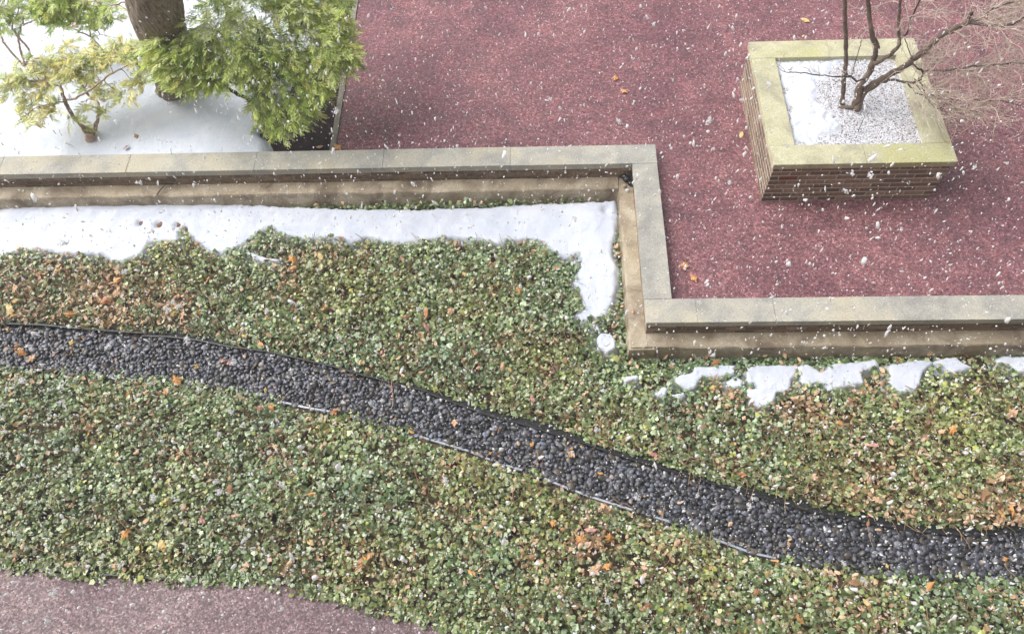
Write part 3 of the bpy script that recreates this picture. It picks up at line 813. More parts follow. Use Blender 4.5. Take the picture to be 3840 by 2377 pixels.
GREENS = np.array([(.060, .098, .030), (.115, .172, .060), (.190, .255, .105), (.270, .335, .170), (.38, .43, .265), (.30, .345, .095), (.44, .42, .14), (.29, .19, .10)])
GW = np.array([.16, .24, .25, .19, .09, .045, .008, .012])
DRY = np.array([(.68, .48, .31), (.58, .38, .23), (.74, .57, .39), (.42, .27, .17), (.64, .44, .34), (.28, .19, .12)])
def tubes_ribbon(n, poly, r, zf, col, length=(.10, .34), width=.0032):
    """thin trailing stems: three-sided runners"""
    P = poly_sample(poly, 400, r); P = P[snowfree(P, -.14)]; P = P[r.choice(len(P), min(n, len(P)), replace=False)]
    g = Geo(); m_ = 6
    n = len(P); L = r.uniform(*length, n); az = r.uniform(0, 6.28, n); bend = r.normal(0, 1.1, n)
    t = np.linspace(0, 1, m_)
    A = az[:, None] + bend[:, None] * t[None]
    dx = np.cumsum(np.cos(A), 1) * (L / m_)[:, None]; dy = np.cumsum(np.sin(A), 1) * (L / m_)[:, None]
    X = P[:, :1] + dx; Y = P[:, 1:] + dy
    Q = np.c_[X.ravel(), Y.ravel()]
    Z = (zf(Q) * r.uniform(.8, 1.12, n).repeat(m_)).reshape(n, m_) + .03 * np.sin(t * 3.14)[None] * r.random(n)[:, None] + G
    V = []
    nx, ny = -np.sin(A), np.cos(A)
    for k_, (a_, b_) in enumerate(((1, 0), (-1, 0), (0, 1))):
        V.append(np.stack([X + nx * width * a_, Y + ny * width * a_, Z + width * 1.6 * b_], -1))
    V = np.stack(V, 2).reshape(-1, 3)            # n,m,3
    base = []
    for i in range(m_ - 1):
        for j in range(3):
            a_, b_ = i * 3 + j, i * 3 + (j + 1) % 3; base += [(a_, b_, b_ + 3), (a_, b_ + 3, a_ + 3)]
    base = np.array(base); F = (base[None] + 3 * m_ * np.arange(n)[:, None, None]).reshape(-1, 3)
    c_ = np.array(col)[r.integers(0, len(col), n)] * r.uniform(.8, 1.2, (n, 1))
    return V, F, np.repeat(c_, 3 * m_, 0)
def ivy_bed(poly, dens, seed, label, extra=None, high=False):
    nex = 0 if extra is None else len(extra)
    r = np.random.default_rng(seed)
    P = poly_sample(poly, dens, r)
    P = P[snowfree(P, -.012) | (snowfree(P, .03) & (r.random(len(P)) < .25))]
    P = P[r.random(len(P)) < -.05 + 1.9 * fbm(P, .14, 52, 2)]
    b_ = brown(P)
    P = P[r.random(len(P)) > .80 * b_]; b_ = brown(P)
    if extra is not None: P = np.vstack([P, extra]); b_ = np.r_[b_, np.zeros(len(extra))]
    n = len(P); h = ivy_h(P)
    lay = r.random(n) ** .45
    Z = G + h * lay + r.normal(0, .006, n)
    sdp = sdist(P, poly); Z = G + .008 + (Z - G) * np.where((np.arange(n) >= n - nex) & high, 1.15, np.clip(sdp / .16, .28, 1))
    S = np.clip(r.lognormal(math.log(.0262), .33, n), .012, .05)
    RMt = rotmats(n, r, .42)
    w_ = GW[None] * np.ones((n, 1)); w_[:, 7] += .35 * b_; w_[:, 4] += .1 * (fbm(P, .8, 5) - .3); w_ = np.clip(w_, .001, 1); w_ /= w_.sum(1, keepdims=True)
    k_ = (r.random((n, 1)) > np.cumsum(w_, 1)).sum(1).clip(0, 7)
    yl = (fbm(P, .75, 63, 2) - .5)[:, None]; br = (fbm(P, .28, 64, 2) - .5)[:, None]
    C = GREENS[k_] * r.uniform(.95, 1.4, (n, 1)) * (1 + yl * np.array([.5, .15, -.35])) * (1 + .7 * br)
    g = Geo(); m_ = r.random(n) < .5
    for sel, kind in ((m_, 'ivy'), (~m_, 'ivy3')):
        g.add(*scatter(leaf_template(kind), np.c_[P, Z][sel], S[sel], RMt[sel], C[sel], r.uniform(.2, 1.6, sel.sum())))
    put('ivy', g.mesh('ivy'), MT['ivy'], kind='stuff', label=label)
    # dry leaf litter and trailing stems under and between the ivy
    g = Geo()
    P = poly_sample(poly, 900, r); P = P[snowfree(P, .0)]; b_ = brown(P)
    P = P[r.random(len(P)) < .07 + .95 * b_]; n = len(P)
    Z = G + .015 + ivy_h(P) * r.uniform(.45, .98, n)
    C = DRY[r.choice(6, n, p=[.26, .2, .18, .14, .1, .12])] * r.uniform(.8, 1.2, (n, 1))
    ov = r.random(n) < .5; Sx = r.uniform(.012, .044, n) * (1 + .5 * np.clip(brown(P) - .4, 0, 1)); Rx_ = rotmats(n, r, .55); cu = r.uniform(-1.2, 3., n)
    for sel, kd_ in ((ov, 'oval'), (~ov, 'oak')): g.add(*scatter(leaf_template(kd_), np.c_[P, Z][sel], Sx[sel], Rx_[sel], C[sel], cu[sel]))
    nr_ = int(len(P) * .4) + 900
    V, F, C = tubes_ribbon(nr_, poly, r, ivy_h, [(.34, .22, .12), (.26, .15, .08), (.42, .31, .18), (.2, .16, .07)])
    g.add(V, F, C)
    put('leaf_litter', g.mesh('leaf_litter'), MT['litter'], kind='stuff', label=label.replace('ivy', 'dry leaf litter and stems under the ivy', 1))
r = np.random.default_rng(2)
# sprigs climbing at the foot of the upper wall
ex = np.c_[r.uniform(spot(1160, 780, G)[0], FX - .02, 1300), r.uniform(FY1 - .30, FY1 - .02, 1300)]
ex = ex[(sdist(ex, MAIN[:, :2]) < .01) & (fbm(ex, .22, 4) > .38)]
ivy_bed(IVY_UP, 2500, 21, 'ivy ground cover between the brick wall and the pebble channel', ex, True)
exl = np.repeat(HID, 9, 0) + np.c_[r.normal(0, .03, len(HID) * 9), r.normal(-.005, .03, len(HID) * 9)]
exl = exl[r.random(len(exl)) < fbm(exl, .3, 3) + .15]
PR = resample(PATH_EDGE, .03)[:, :2]
spill = np.repeat(PR, 14, 0) + np.c_[r.normal(0, .03, len(PR) * 14), r.normal(.03, .04, len(PR) * 14)]
spill = spill[r.random(len(spill)) < 1.7 * fbm(spill, .22, 6) - .35]
ivy_bed(IVY_LO, 2500, 22, 'ivy ground cover between the pebble channel and the lower path', np.vstack([exl, spill]))

# ================================================================== TREES AND SHRUBS
def limb(nodes, r0, r1, org, k, sides=8, lump=.12, seed=0, wob=.008, n=6, taper=None):
    """nodes: (photo x, photo y, height of that joint above the paving)"""
    P = np.array([spot(org[0] + x * k, org[1] + y * k, z) for x, y, z in nodes])
    P = smooth_path(P, n)
    t = np.linspace(0, 1, len(P))
    rr = np.random.default_rng(seed)
    W = np.cumsum(rr.normal(0, 1, P.shape), 0); W -= t[:, None] * W[-1]
    P = P + W * wob * .5
    R = r0 + (r1 - r0) * t
    if taper is not None: R = np.interp(t, np.linspace(0, 1, len(taper)), taper)
    R = R * (1 + .08 * rr.normal(size=len(R)))
    return (P, R) + tube(P, R, sides, True, lump, seed)

# ---- big trunk at the back of the snowy bed
bt = spot(648, 345, -.05)
tree = thing('tree', bt, 'thick furrowed tree trunk leaning out of the snow beside the evergreen bush', 'tree')
tp = [spot(648, 356, -.12), spot(648, 336, -.02), spot(628, 200, .75), spot(590, 60, 1.45), spot(558, -120, 2.1), spot(520, -420, 3.1), spot(500, -900, 4.3)]
P = smooth_path(np.array(tp), 14)
t = np.linspace(0, 1, len(P))
R = np.interp(t, [0, .16, .33, .5, .7, 1], [.22, .20, .23, .285, .29, .24])
V, F = tube(P, R, 56, True)
cen = np.repeat(P, 56, 0); nn = len(cen)
an = np.tile(np.linspace(0, 2 * np.pi, 56, endpoint=False), len(P)); hh = np.repeat(np.linspace(0, 14, len(P)), 56)
ridge = fbm(np.c_[np.cos(an) * 3.2, np.sin(an) * 3.2, hh * .5], .35, 6, 3) - .5
V[:nn] = cen + (V[:nn] - cen) * (1 + .22 * ridge)[:, None]
put('trunk', mesh_np('trunk', V, F, None, True), MT['bark'], tree)
for j, nd in enumerate(([(470, 10, 1.75), (430, 18, 1.72), (380, 8, 1.7), (300, 12, 1.65)], [(480, 40, 1.6), (440, 20, 1.62), (400, 30, 1.6)])):
    put('branch', mesh_np('branch', *limb(nd, .008, .003, (0, 0), 1, 6, 0, 50 + j)[2:]), MT['bark_yew'], tree)

# ---- yews: sprays of needles on thin twigs
def sprig_template(pairs=9):
    V = []; F = []
    for i in range(pairs):
        y = .08 + .9 * i / (pairs - 1); L = .30 * (1 - .55 * (i / (pairs - 1)) ** 2); wd = .075
        for s_ in (-1, 1):
            b = len(V); dz = -.06 * s_ * s_
            V += [(0, y - wd, 0), (s_ * L * .9, y + L * .45, dz), (0, y + wd * .6, .02)]
            F.append((b, b + 1, b + 2) if s_ < 0 else (b, b + 2, b + 1))
    b = len(V); V += [(-.05, .9, 0), (.05, .9, 0), (0, 1.15, -.02)]; F.append((b, b + 1, b + 2))
    return np.array(V), np.array(F)
SPR = sprig_template()
def frames(D, N):
    """rotation matrices with local y along D and local z near N"""
    D = D / np.linalg.norm(D, axis=1)[:, None]
    X = np.cross(D, N); X /= np.linalg.norm(X, axis=1)[:, None] + 1e-9
    Z = np.cross(X, D)
    return np.stack([X, D, Z], -1)
def fronds(C0, D0, L, r, cols, wts, per=11, droop=.35, sp=(.045, .085), shade=None):
    """fan-shaped sprays: each frond has a bent axis with side sprigs in its own plane"""
    n = len(C0)
    up = np.array([0, -.15, 1.]) + r.normal(0, .25, (n, 3))
    Rm = frames(D0, up)
    t = (np.arange(per) + .5) / per
    side = np.where(np.arange(per) % 2 == 0, 1, -1)
    ax = t[None, :] * L[:, None]
    pos = C0[:, None, :] + Rm[:, :, 1][:, None, :] * ax[..., None]
    pos[..., 2] -= droop * (t ** 2)[None] * L[:, None]
    ang = side[None] * (r.uniform(.55, 1.05, (n, per)) * (1 - .75 * t[None] ** 2))
    d = Rm[:, :, 1][:, None, :] * np.cos(ang)[..., None] + Rm[:, :, 0][:, None, :] * np.sin(ang)[..., None]
    d[..., 2] -= (droop * 1.2 * t[None] + r.normal(.0, .16, (n, per)))
    nrm = Rm[:, :, 2][:, None, :] + r.normal(0, .28, (n, per, 3))
    RS = frames(d.reshape(-1, 3), nrm.reshape(-1, 3))
    S = r.uniform(*sp, n * per) * np.tile(1.15 - .4 * t, n)
    k_ = r.choice(len(cols), n, p=np.array(wts) / np.sum(wts))
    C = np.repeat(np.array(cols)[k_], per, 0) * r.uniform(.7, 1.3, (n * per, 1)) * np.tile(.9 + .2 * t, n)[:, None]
    V, F, Cv = scatter(SPR, pos.reshape(-1, 3), S, RS, C)
    # twig of the frond
    g = Geo(); g.add(V, F, Cv)
    A = C0; B = pos[:, -1, :]; M_ = pos[:, per // 2, :]
    w_ = .0022
    o1 = Rm[:, :, 0] * w_; o2 = Rm[:, :, 2] * w_
    TV = np.stack([A + o1, A - o1, A + o2, M_ + o1, M_ - o1, M_ + o2, B], 1)
    TF = np.array([(0, 1, 4), (0, 4, 3), (1, 2, 5), (1, 5, 4), (2, 0, 3), (2, 3, 5), (3, 4, 6), (4, 5, 6), (5, 3, 6)])
    g.add(TV.reshape(-1, 3), (TF[None] + 7 * np.arange(n)[:, None, None]).reshape(-1, 3), (.14, .09, .05))
    return g
YEW = [(.56, .67, .18), (.64, .73, .26), (.44, .57, .14), (.71, .77, .36), (.24, .36, .09), (.68, .67, .20)]

# dense bush
cp = np.array([(548, 160), (590, 110), (650, 110), (700, 150), (760, 20), (790, -90), (1290, -90), (1285, 60), (1300, 160), (1322, 215), (1300, 265), (1245, 240), (1225, 310), (1185, 370), (1165, 430),
    (1100, 470), (1060, 500), (1000, 480), (950, 430), (930, 390), (960, 330), (890, 290), (830, 325), (770, 305), (725, 320), (690, 300), (655, 262), (620, 255), (570, 235)], float)
r = np.random.default_rng(8)
Q = np.c_[r.uniform(540, 1330, 5200), r.uniform(-90, 510, 5200)]
Q = Q[inside(Q, cp)]
nz = fbm(Q, 95, 12, 3)
hole = np.exp(-(((Q[:, 0] - 1130) / 45) ** 2 + ((Q[:, 1] - 150) / 45) ** 2)) + np.exp(-(((Q[:, 0] - 905) / 60) ** 2 + ((Q[:, 1] - 25) / 45) ** 2)) * .8 + np.exp(-(((Q[:, 0] - 1080) / 55) ** 2 + ((Q[:, 1] - 320) / 32) ** 2)) * .9 \
    + np.exp(-(((Q[:, 0] - 770) / 60) ** 2 + ((Q[:, 1] - 60) / 40) ** 2)) * .7 + np.exp(-(((Q[:, 0] - 1180) / 50) ** 2 + ((Q[:, 1] - 10) / 35) ** 2)) * .6
Q = Q[(nz - .38 * hole[:, ] > .22 - .0) & (r.random(len(Q)) > hole * .85)]
Q = Q[:1700]
def bush_z(Q): return np.interp(Q[:, 1], [-90, 0, 200, 330, 420, 520], [1.75, 1.55, 1.15, .75, .45, .15])
Q[:160] = np.c_[r.uniform(640, 790, 160), r.uniform(150, 300, 160)]
layer = r.choice(3, len(Q), p=[.55, .3, .15])
Zq = bush_z(Q) + .22 * (fbm(Q, 110, 3) - .5) - layer * .16 + r.normal(0, .03, len(Q))
C0 = np.array([spot(x, y, z) for (x, y), z in zip(Q, Zq)])
base = spot(985, 500, -.1)
D0 = C0 - (base + np.array([-.25, .65, .2])); D0[:, 2] = 0
D0 /= np.linalg.norm(D0, axis=1)[:, None] + .05
D0 = D0 + np.c_[r.normal(-.1, .5, len(Q)), r.normal(-.45, .45, len(Q)), r.normal(.10, .18, len(Q))]
bush = thing('yew_bush', base, 'dense bright green feathery evergreen bush overhanging dark mulch by the red paving', 'bush')
low = Q[:, 1] > 350
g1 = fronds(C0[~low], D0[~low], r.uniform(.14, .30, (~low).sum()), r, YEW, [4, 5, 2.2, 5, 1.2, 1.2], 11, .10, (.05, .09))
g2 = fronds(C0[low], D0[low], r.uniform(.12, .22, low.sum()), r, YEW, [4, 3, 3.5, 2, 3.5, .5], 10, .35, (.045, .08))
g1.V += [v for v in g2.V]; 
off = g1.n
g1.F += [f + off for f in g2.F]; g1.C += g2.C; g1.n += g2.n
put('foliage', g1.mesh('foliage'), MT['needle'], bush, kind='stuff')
sb = C0[r.integers(0, len(C0), 700)] + r.normal(0, .07, (700, 3)) + np.array([0, 0, .03])
Bq = ICO1[None] * r.uniform(.004, .011, (700, 1, 1)) * np.array([1.2, 1.2, .6])
put('snow_dusting', mesh_np('snow_dusting', (Bq + sb[:, None]).reshape(-1, 3), (ICOF1[None] + len(ICO1) * np.arange(700)[:, None, None]).reshape(-1, 3), None, True), MT['flake'], bush, kind='stuff', label='grains of snow caught in the bush foliage')
o5 = (500, 0); kz = .3968
for j, (nd, ra, rb) in enumerate((
    ([(1230, 1300, -.12), (1200, 1150, .15), (1120, 975, .45), (950, 870, .62), (850, 800, .72), (740, 750, .8), (600, 640, .85), (420, 520, .95)], .030, .010),
    ([(1230, 1290, -.1), (1270, 1050, .3), (1270, 850, .6), (1250, 650, .85), (1200, 400, 1.1), (1150, 150, 1.35)], .032, .012),
    ([(1260, 900, .5), (1180, 835, .62), (1080, 820, .68), (900, 760, .8), (800, 620, .9)], .018, .007),
    ([(1275, 800, .62), (1350, 750, .72), (1520, 735, .85), (1650, 640, .95), (1750, 450, 1.1)], .015, .006),
    ([(1265, 700, .75), (1500, 500, 1.0), (1560, 350, 1.15), (1600, 200, 1.3)], .018, .007),
    ([(1255, 620, .85), (1000, 420, 1.05), (800, 300, 1.15), (600, 250, 1.2)], .018, .007))):
    put('branch' if j else 'trunk', mesh_np('branch', *limb(nd, ra, rb, o5, kz, 8, .12, 60 + j)[2:], None, True), MT['bark_dark'], bush)

def yew(name, label, base_px, k, stems, clusters, seed, cols, wts, group):
    r = np.random.default_rng(seed)
    b = spot(base_px[0] * k, base_px[1] * k, -.03)
    t_ = thing(name, b, label, 'shrub', group)
    for j, (nd, ra, rb) in enumerate(stems):
        put('stem', mesh_np('stem', *limb(nd, ra, rb, (0, 0), k, 8, .15, seed * 10 + j, .01)[2:], None, True), MT['bark_yew'], t_)
    C0 = []; D0 = []; L = []
    for (x, y, z, rad, n) in clusters:
        c = spot(x * k, y * k, z)
        off = r.normal(0, 1, (n, 3)) * np.array([1, .9, .45]) * rad * .55
        C0.append(c + off)
        az = r.uniform(0, 6.28, n)
        D0.append(np.c_[np.cos(az), np.sin(az) - .25, r.normal(-.05, .25, n)] + off / (rad + .01) * .6)
        L.append(r.uniform(.08, .19, n))
    C0 = np.vstack(C0); D0 = np.vstack(D0); L = np.concatenate(L)
    g = fronds(C0, D0, L, r, cols, wts, 9, .25, (.05, .09))
    put('foliage', g.mesh('foliage'), MT['needle'], t_, kind='stuff')
    # twigs from each spray cluster back to the nearest stem
    st = np.vstack([limb(nd, ra, rb, (0, 0), k, 4, 0, seed * 10 + j, .01)[0] for j, (nd, ra, rb) in enumerate(stems)])
    for (x, y, z, rad, n) in clusters:
        c = spot(x * k, y * k, z)
        q_ = st[np.argmin(((st - c) ** 2).sum(1) + .3 * (st[:, 2] - c[2]) ** 2)]
        mid = (c + q_) / 2 + np.array([0, 0, .04]) + r.normal(0, .02, 3)
        Pp = smooth_path(np.array([q_, mid, c]), 4)
        put('twig', mesh_np('twig', *tube(Pp, np.linspace(.007, .003, len(Pp)), 5, True), None, True), MT['bark_yew'], t_)
    return t_
k5 = .3704
YL = [(.68, .71, .30), (.75, .77, .42), (.58, .64, .28), (.77, .71, .26), (.45, .53, .23), (.71, .61, .22)]
yew('yew_shrub', 'open yellow green shrub with two curved stems rising from the snow', (925, 1400), k5,
    [([(925, 1420, -.08), (905, 1350, .03), (850, 1270, .12), (750, 1150, .28), (690, 1060, .42), (655, 980, .52), (625, 890, .62), (570, 838, .66), (450, 820, .68), (330, 825, .7), (180, 800, .7)], .031, .010),
     ([(925, 1420, -.08), (945, 1340, .03), (985, 1220, .16), (1000, 1120, .3), (970, 1030, .42), (910, 970, .5), (840, 900, .56), (800, 760, .62), (820, 640, .68)], .029, .010),
     ([(660, 1020, .47), (790, 985, .56), (960, 880, .64), (1090, 775, .72), (1250, 680, .8), (1400, 560, .86)], .015, .007),
     ([(665, 1030, .46), (500, 1060, .52), (350, 1110, .55), (180, 1230, .55)], .009, .004),
     ([(925, 1425, -.1), (915, 1400, .0), (915, 1360, .06)], .07, .05)],
    [(300, 740, .74, .13, 24), (180, 790, .72, .10, 14), (90, 860, .70, .09, 12), (140, 960, .62, .09, 9), (380, 900, .62, .09, 9), (500, 880, .64, .09, 9), (250, 1110, .55, .09, 10), (400, 1070, .52, .10, 14),
     (220, 1220, .55, .05, 5), (340, 1230, .5, .06, 6), (680, 460, .8, .05, 8), (810, 670, .72, .14, 36), (740, 700, .7, .12, 22), (930, 560, .8, .12, 24), (1080, 540, .82, .12, 24), (1230, 500, .86, .12, 22), (1350, 500, .88, .10, 20),
     (1380, 620, .82, .09, 14), (1000, 700, .7, .10, 14), (900, 850, .6, .10, 16), (1000, 900, .55, .08, 9), (1230, 950, .5, .09, 10), (1350, 850, .6, .08, 9), (1430, 810, .6, .06, 8), (690, 1200, .3, .04, 4), (870, 1050, .4, .06, 6),
     (1050, 1140, .3, .04, 4), (520, 660, .72, .08, 10), (420, 570, .78, .09, 12), (650, 740, .68, .10, 14), (560, 1090, .48, .07, 8), (820, 1280, .1, .03, 4), (640, 620, .74, .07, 8), (460, 780, .68, .08, 9), (1280, 440, .88, .06, 8)],
    5, YL, [5, 4, 3, 4, 1.5, 1.2], 'open evergreen shrubs in the snowy bed')
yew('yew_shrub', 'open green shrub with spreading stems in the snow at the far left corner', (245, 670), k5,
    [([(245, 690, -.08), (205, 630, .04), (100, 520, .2), (10, 400, .38), (0, 260, .55), (30, 90, .72), (80, -40, .85)], .017, .008),
     ([(245, 690, -.08), (235, 600, .1), (205, 470, .28), (190, 370, .4), (120, 280, .52), (115, 150, .66), (80, 0, .8)], .018, .008),
     ([(265, 660, -.02), (300, 500, .2), (200, 370, .4), (215, 265, .52), (250, 160, .64), (290, 90, .72), (330, 20, .8)], .017, .008),
     ([(225, 262, .52), (320, 225, .6), (400, 175, .68)], .010, .006),
     ([(180, 240, .56), (180, 100, .72), (190, -20, .85)], .008, .005)],
    [(20, 130, .78, .10, 16), (60, 230, .66, .08, 9), (330, 100, .78, .10, 18), (430, 70, .82, .12, 26), (540, 90, .84, .12, 34), (560, 190, .76, .09, 20), (520, 250, .66, .06, 9), (640, 20, .9, .10, 24), (480, 0, .9, .12, 26),
     (30, -30, .9, .12, 18), (210, 20, .84, .08, 12), (120, 190, .68, .05, 6), (300, -60, .95, .14, 24), (600, -60, .95, .14, 24), (400, 150, .7, .06, 10)],
    6, YEW, [4, 4, 3, 3, 2, 1.5], 'open evergreen shrubs in the snowy bed')
yew('yew_shrub', 'sparse small evergreen shrub between the open shrub and the thick trunk', (1010, 470), k5,
    [([(1015, 475, -.05), (930, 380, .22), (905, 300, .36), (905, 210, .5), (960, 150, .62), (980, 60, .75), (960, -20, .85)], .012, .006),
     ([(930, 382, .22), (850, 345, .3), (785, 330, .36), (825, 300, .4)], .012, .009),
     ([(925, 370, .24), (1020, 352, .36), (1110, 375, .42), (1210, 395, .48)], .005, .003)],
    [(760, 70, .8, .08, 12), (830, 150, .66, .09, 13), (940, 50, .8, .08, 14), (1050, 70, .78, .08, 11), (1100, 150, .66, .06, 8), (895, 250, .5, .06, 8), (1000, 140, .66, .06, 8), (740, 150, .68, .06, 8), (850, 10, .86, .09, 12),
     (1150, 30, .85, .06, 7), (960, 320, .4, .03, 3), (700, 40, .84, .06, 10), (1150, 190, .6, .04, 4)],
    7, YEW, [4, 4, 3, 3, 2, 1.5], 'open evergreen shrubs in the snowy bed')

# ---- bare tree in the planter
o7 = (3000, 0); k7 = .3438
bz = SOIL - .02
bare = thing('bare_tree', spot(3000 + 590 * k7, 1200 * k7, bz), 'leafless multi-stemmed tree with tangled twigs growing in the square planter', 'tree')
S_ = lambda *nd: [(x, y, SOIL + z) for x, y, z in nd]
limbs = [
    (S_((455, 1160, -.05), (465, 1100, .04), (475, 900, .32), (480, 640, .62), (480, 350, .95), (478, 0, 1.35), (480, -300, 1.65)), .030, .018),
    (S_((600, 1230, -.06), (600, 1170, .0), (650, 1010, .18), (720, 850, .36), (800, 680, .55), (815, 560, .68), (760, 350, .92), (735, 150, 1.1), (730, -50, 1.32), (735, -300, 1.55)), .044, .017),
    (S_((600, 1230, -.06), (600, 1180, .0), (690, 1030, .14), (850, 910, .3), (1000, 810, .42), (1150, 720, .55), (1300, 600, .7), (1480, 460, .85), (1690, 320, 1.02), (1860, 235, 1.12)), .046, .023),
    (S_((1855, 240, 1.11), (1980, 180, 1.18), (2100, 110, 1.25), (2300, 40, 1.33), (2500, -40, 1.42)), .014, .007),
    (S_((1850, 235, 1.12), (1950, 255, 1.16), (2080, 265, 1.2), (2320, 235, 1.28), (2450, 175, 1.33), (2600, 120, 1.38)), .015, .008),
    (S_((1835, 225, 1.12), (1860, 180, 1.17), (1875, 130, 1.22)), .016, .013),
    (S_((800, 700, .54), (870, 660, .6), (980, 575, .7), (1070, 460, .84), (1075, 300, 1.0), (1085, 150, 1.14), (1100, -60, 1.36)), .024, .014),
    (S_((1075, 440, .85), (1150, 360, .95), (1210, 200, 1.1), (1290, 40, 1.25), (1340, -80, 1.38)), .011, .006),
    (S_((905, 880, .34), (1000, 870, .4), (1180, 890, .46), (1300, 830, .55), (1340, 760, .62), (1240, 715, .66), (1210, 630, .72)), .014, .009),
    (S_((1335, 762, .62), (1450, 765, .64), (1680, 750, .68), (1880, 720, .72), (2130, 715, .78), (2380, 690, .84), (2600, 700, .9)), .010, .007),
    (S_((760, 830, .38), (640, 880, .36), (540, 830, .42), (460, 842, .46), (200, 822, .52), (0, 795, .58), (-120, 790, .6)), .012, .004),
    (S_((1180, 890, .45), (1215, 960, .42), (1240, 1020, .4), (1480, 1040, .45), (1700, 1060, .5), (1900, 1075, .52), (2200, 1120, .56), (2500, 1190, .6)), .008, .005),
    (S_((1290, 840, .52), (1320, 960, .46), (1400, 1100, .4), (1500, 1155, .4), (1750, 1170, .44), (2000, 1240, .46)), .007, .003),
    (S_((1250, 850, .5), (1275, 930, .48), (1380, 1080, .46)), .005, .003),
    (S_((560, 820, .4), (600, 650, .5), (650, 500, .6), (670, 440, .64)), .005, .003),
    (S_((510, 800, .45), (560, 830, .43)), .008, .006),
    (S_((1140, 430, .9), (1180, 560, .8), (1230, 640, .74)), .005, .004),
]
LP = []
for j, (nd, ra, rb) in enumerate(limbs):
    P, R, V, F = limb(nd, ra, rb, o7, k7, 9, .16, 200 + j, .010)
    LP.append((P, R))
    put('stem' if j < 3 else 'branch', mesh_np('branch', V, F, None, True), MT['bark_grey'] if j < 3 or j in (6,) else MT['bark_dark'], bare)
V, F = tube(smooth_path(np.array([spot(3000 + x * k7, y * k7, SOIL + z) for x, y, z in ((380, 1195, -.035), (480, 1175, .0), (560, 1175, .02), (640, 1190, -.03))]), 4), [.01] * 2 + [.022] * 9 + [.03] * 2, 8, True, .2, 3)
put('root', mesh_np('root', V, F, None, True), MT['bark_grey'], bare)
r = np.random.default_rng(77)
tw = Geo()
def grow(p, d, L, rad, depth):
    m_ = 5; Q = [p]; dd = d.copy()
    for _ in range(m_):
        dd = dd + r.normal(0, .22, 3) + np.array([.03, 0, .03]); dd /= np.linalg.norm(dd); Q.append(Q[-1] + dd * L / m_)
    Q = np.array(Q)
    tw.add(*tube(Q, np.linspace(rad, rad * .55, len(Q)), 4, False))
    if depth:
        for k_ in range(r.integers(2, 5)):
            i = r.integers(1, m_ + 1); t_ = Q[i] - Q[i - 1]; t_ /= np.linalg.norm(t_)
            nd = t_ + r.normal(0, .75, 3); nd /= np.linalg.norm(nd)
            grow(Q[i], nd, L * r.uniform(.45, .8), rad * .65, depth - 1)
for j, num in ((3, 36), (4, 36), (9, 42), (10, 8), (11, 40), (12, 26), (8, 18), (2, 20), (7, 12), (6, 7), (1, 6), (13, 8), (0, 3), (14, 2)):
    P, R = LP[j]
    for _ in range(num):
        i = r.integers(len(P) // (2 if j in (0, 1, 2, 6) else 4), len(P) - 1)
        d = P[i + 1] - P[i]; d /= np.linalg.norm(d)
        d = d * .8 + r.normal(0, .6, 3) + np.array([.25, -.1, .12]); d /= np.linalg.norm(d)
        if j in (10, 14): d[0] = -abs(d[0])
        grow(P[i], d, r.uniform(.18, .48) * (.6 if j in (10, 14, 0, 1) else 1), r.uniform(.0032, .0048), 2 if j not in (10, 14, 0) else 1)
put('twig_tangle', tw.mesh('twig_tangle', True), MT['twig'], bare, kind='stuff')
# a thin stick standing in the grit
V, F = tube(np.array([spot(3000 + 630 * k7, 1450 * k7, SOIL - .01), spot(3000 + 670 * k7, 1350 * k7, SOIL + .09), spot(3000 + 710 * k7, 1260 * k7, SOIL + .16)]), [.005, .004, .0035], 6)
put('stick', mesh_np('stick', V, F), MT['bark_dark'], label='thin dark stick standing in the planter grit before the bare tree', category='stick')
V, F = tube(smooth_path(np.array([spot(588, 732, C2 + .02), spot(605, 708, C2 + .06), spot(628, 686, C2 + .09)]), 4), np.linspace(.008, .004, 9), 6, True, .2)
put('stick', mesh_np('stick', V, F), MT['bark_dark'], label='short dark stick leaning against the upper wall above the snow', category='stick')

# ================================================================== FALLEN LEAVES
MARKS = [(n_, np.array(spot(x * K, y * K, G + .05)[:2])) for n_, x, y in (
    ('the hooked snow patch', 1670, 895), ('the largest ivy snow patch', 1830, 910), ('the triangular snow patch', 2160, 895), ('the almond shaped snow patch', 2265, 878), ('the right edge snow patch', 2420, 872),
    ('the small round snow patch', 1443, 825), ('the wall footing corner', 1500, 850), ('the planter', 2030, 300), ('the bare tree', 2060, 240), ('the wall corner', 1570, 380), ('the thin snow curl', 630, 620),
    ('the bright orange oak leaf', 698, 620), ('the large tan leaf pair', 430, 748), ('the orange leaf cluster', 1420, 1290), ('the red vine sprig', 935, 940), ('the edging step', 330, 800),
    ('the longest pale edging piece', 1450, 1200), ('the scalloped pale edging', 1120, 1085), ('the large pebble edge leaf', 425, 905), ('the long orange leaf', 870, 1340), ('the lower path edge', 500, 1384), ('the lower path corner', 1050, 1490),
    ('the far left pebbles', 40, 840), ('the far right pebbles', 2420, 1330), ('the tall ivy peak beside snow', 445, 570), ('the right ivy tip beside snow', 1380, 620), ('the melted leaves in the snow', 380, 540), ('the curved shrub stems', 215, 320))]
USED = {}
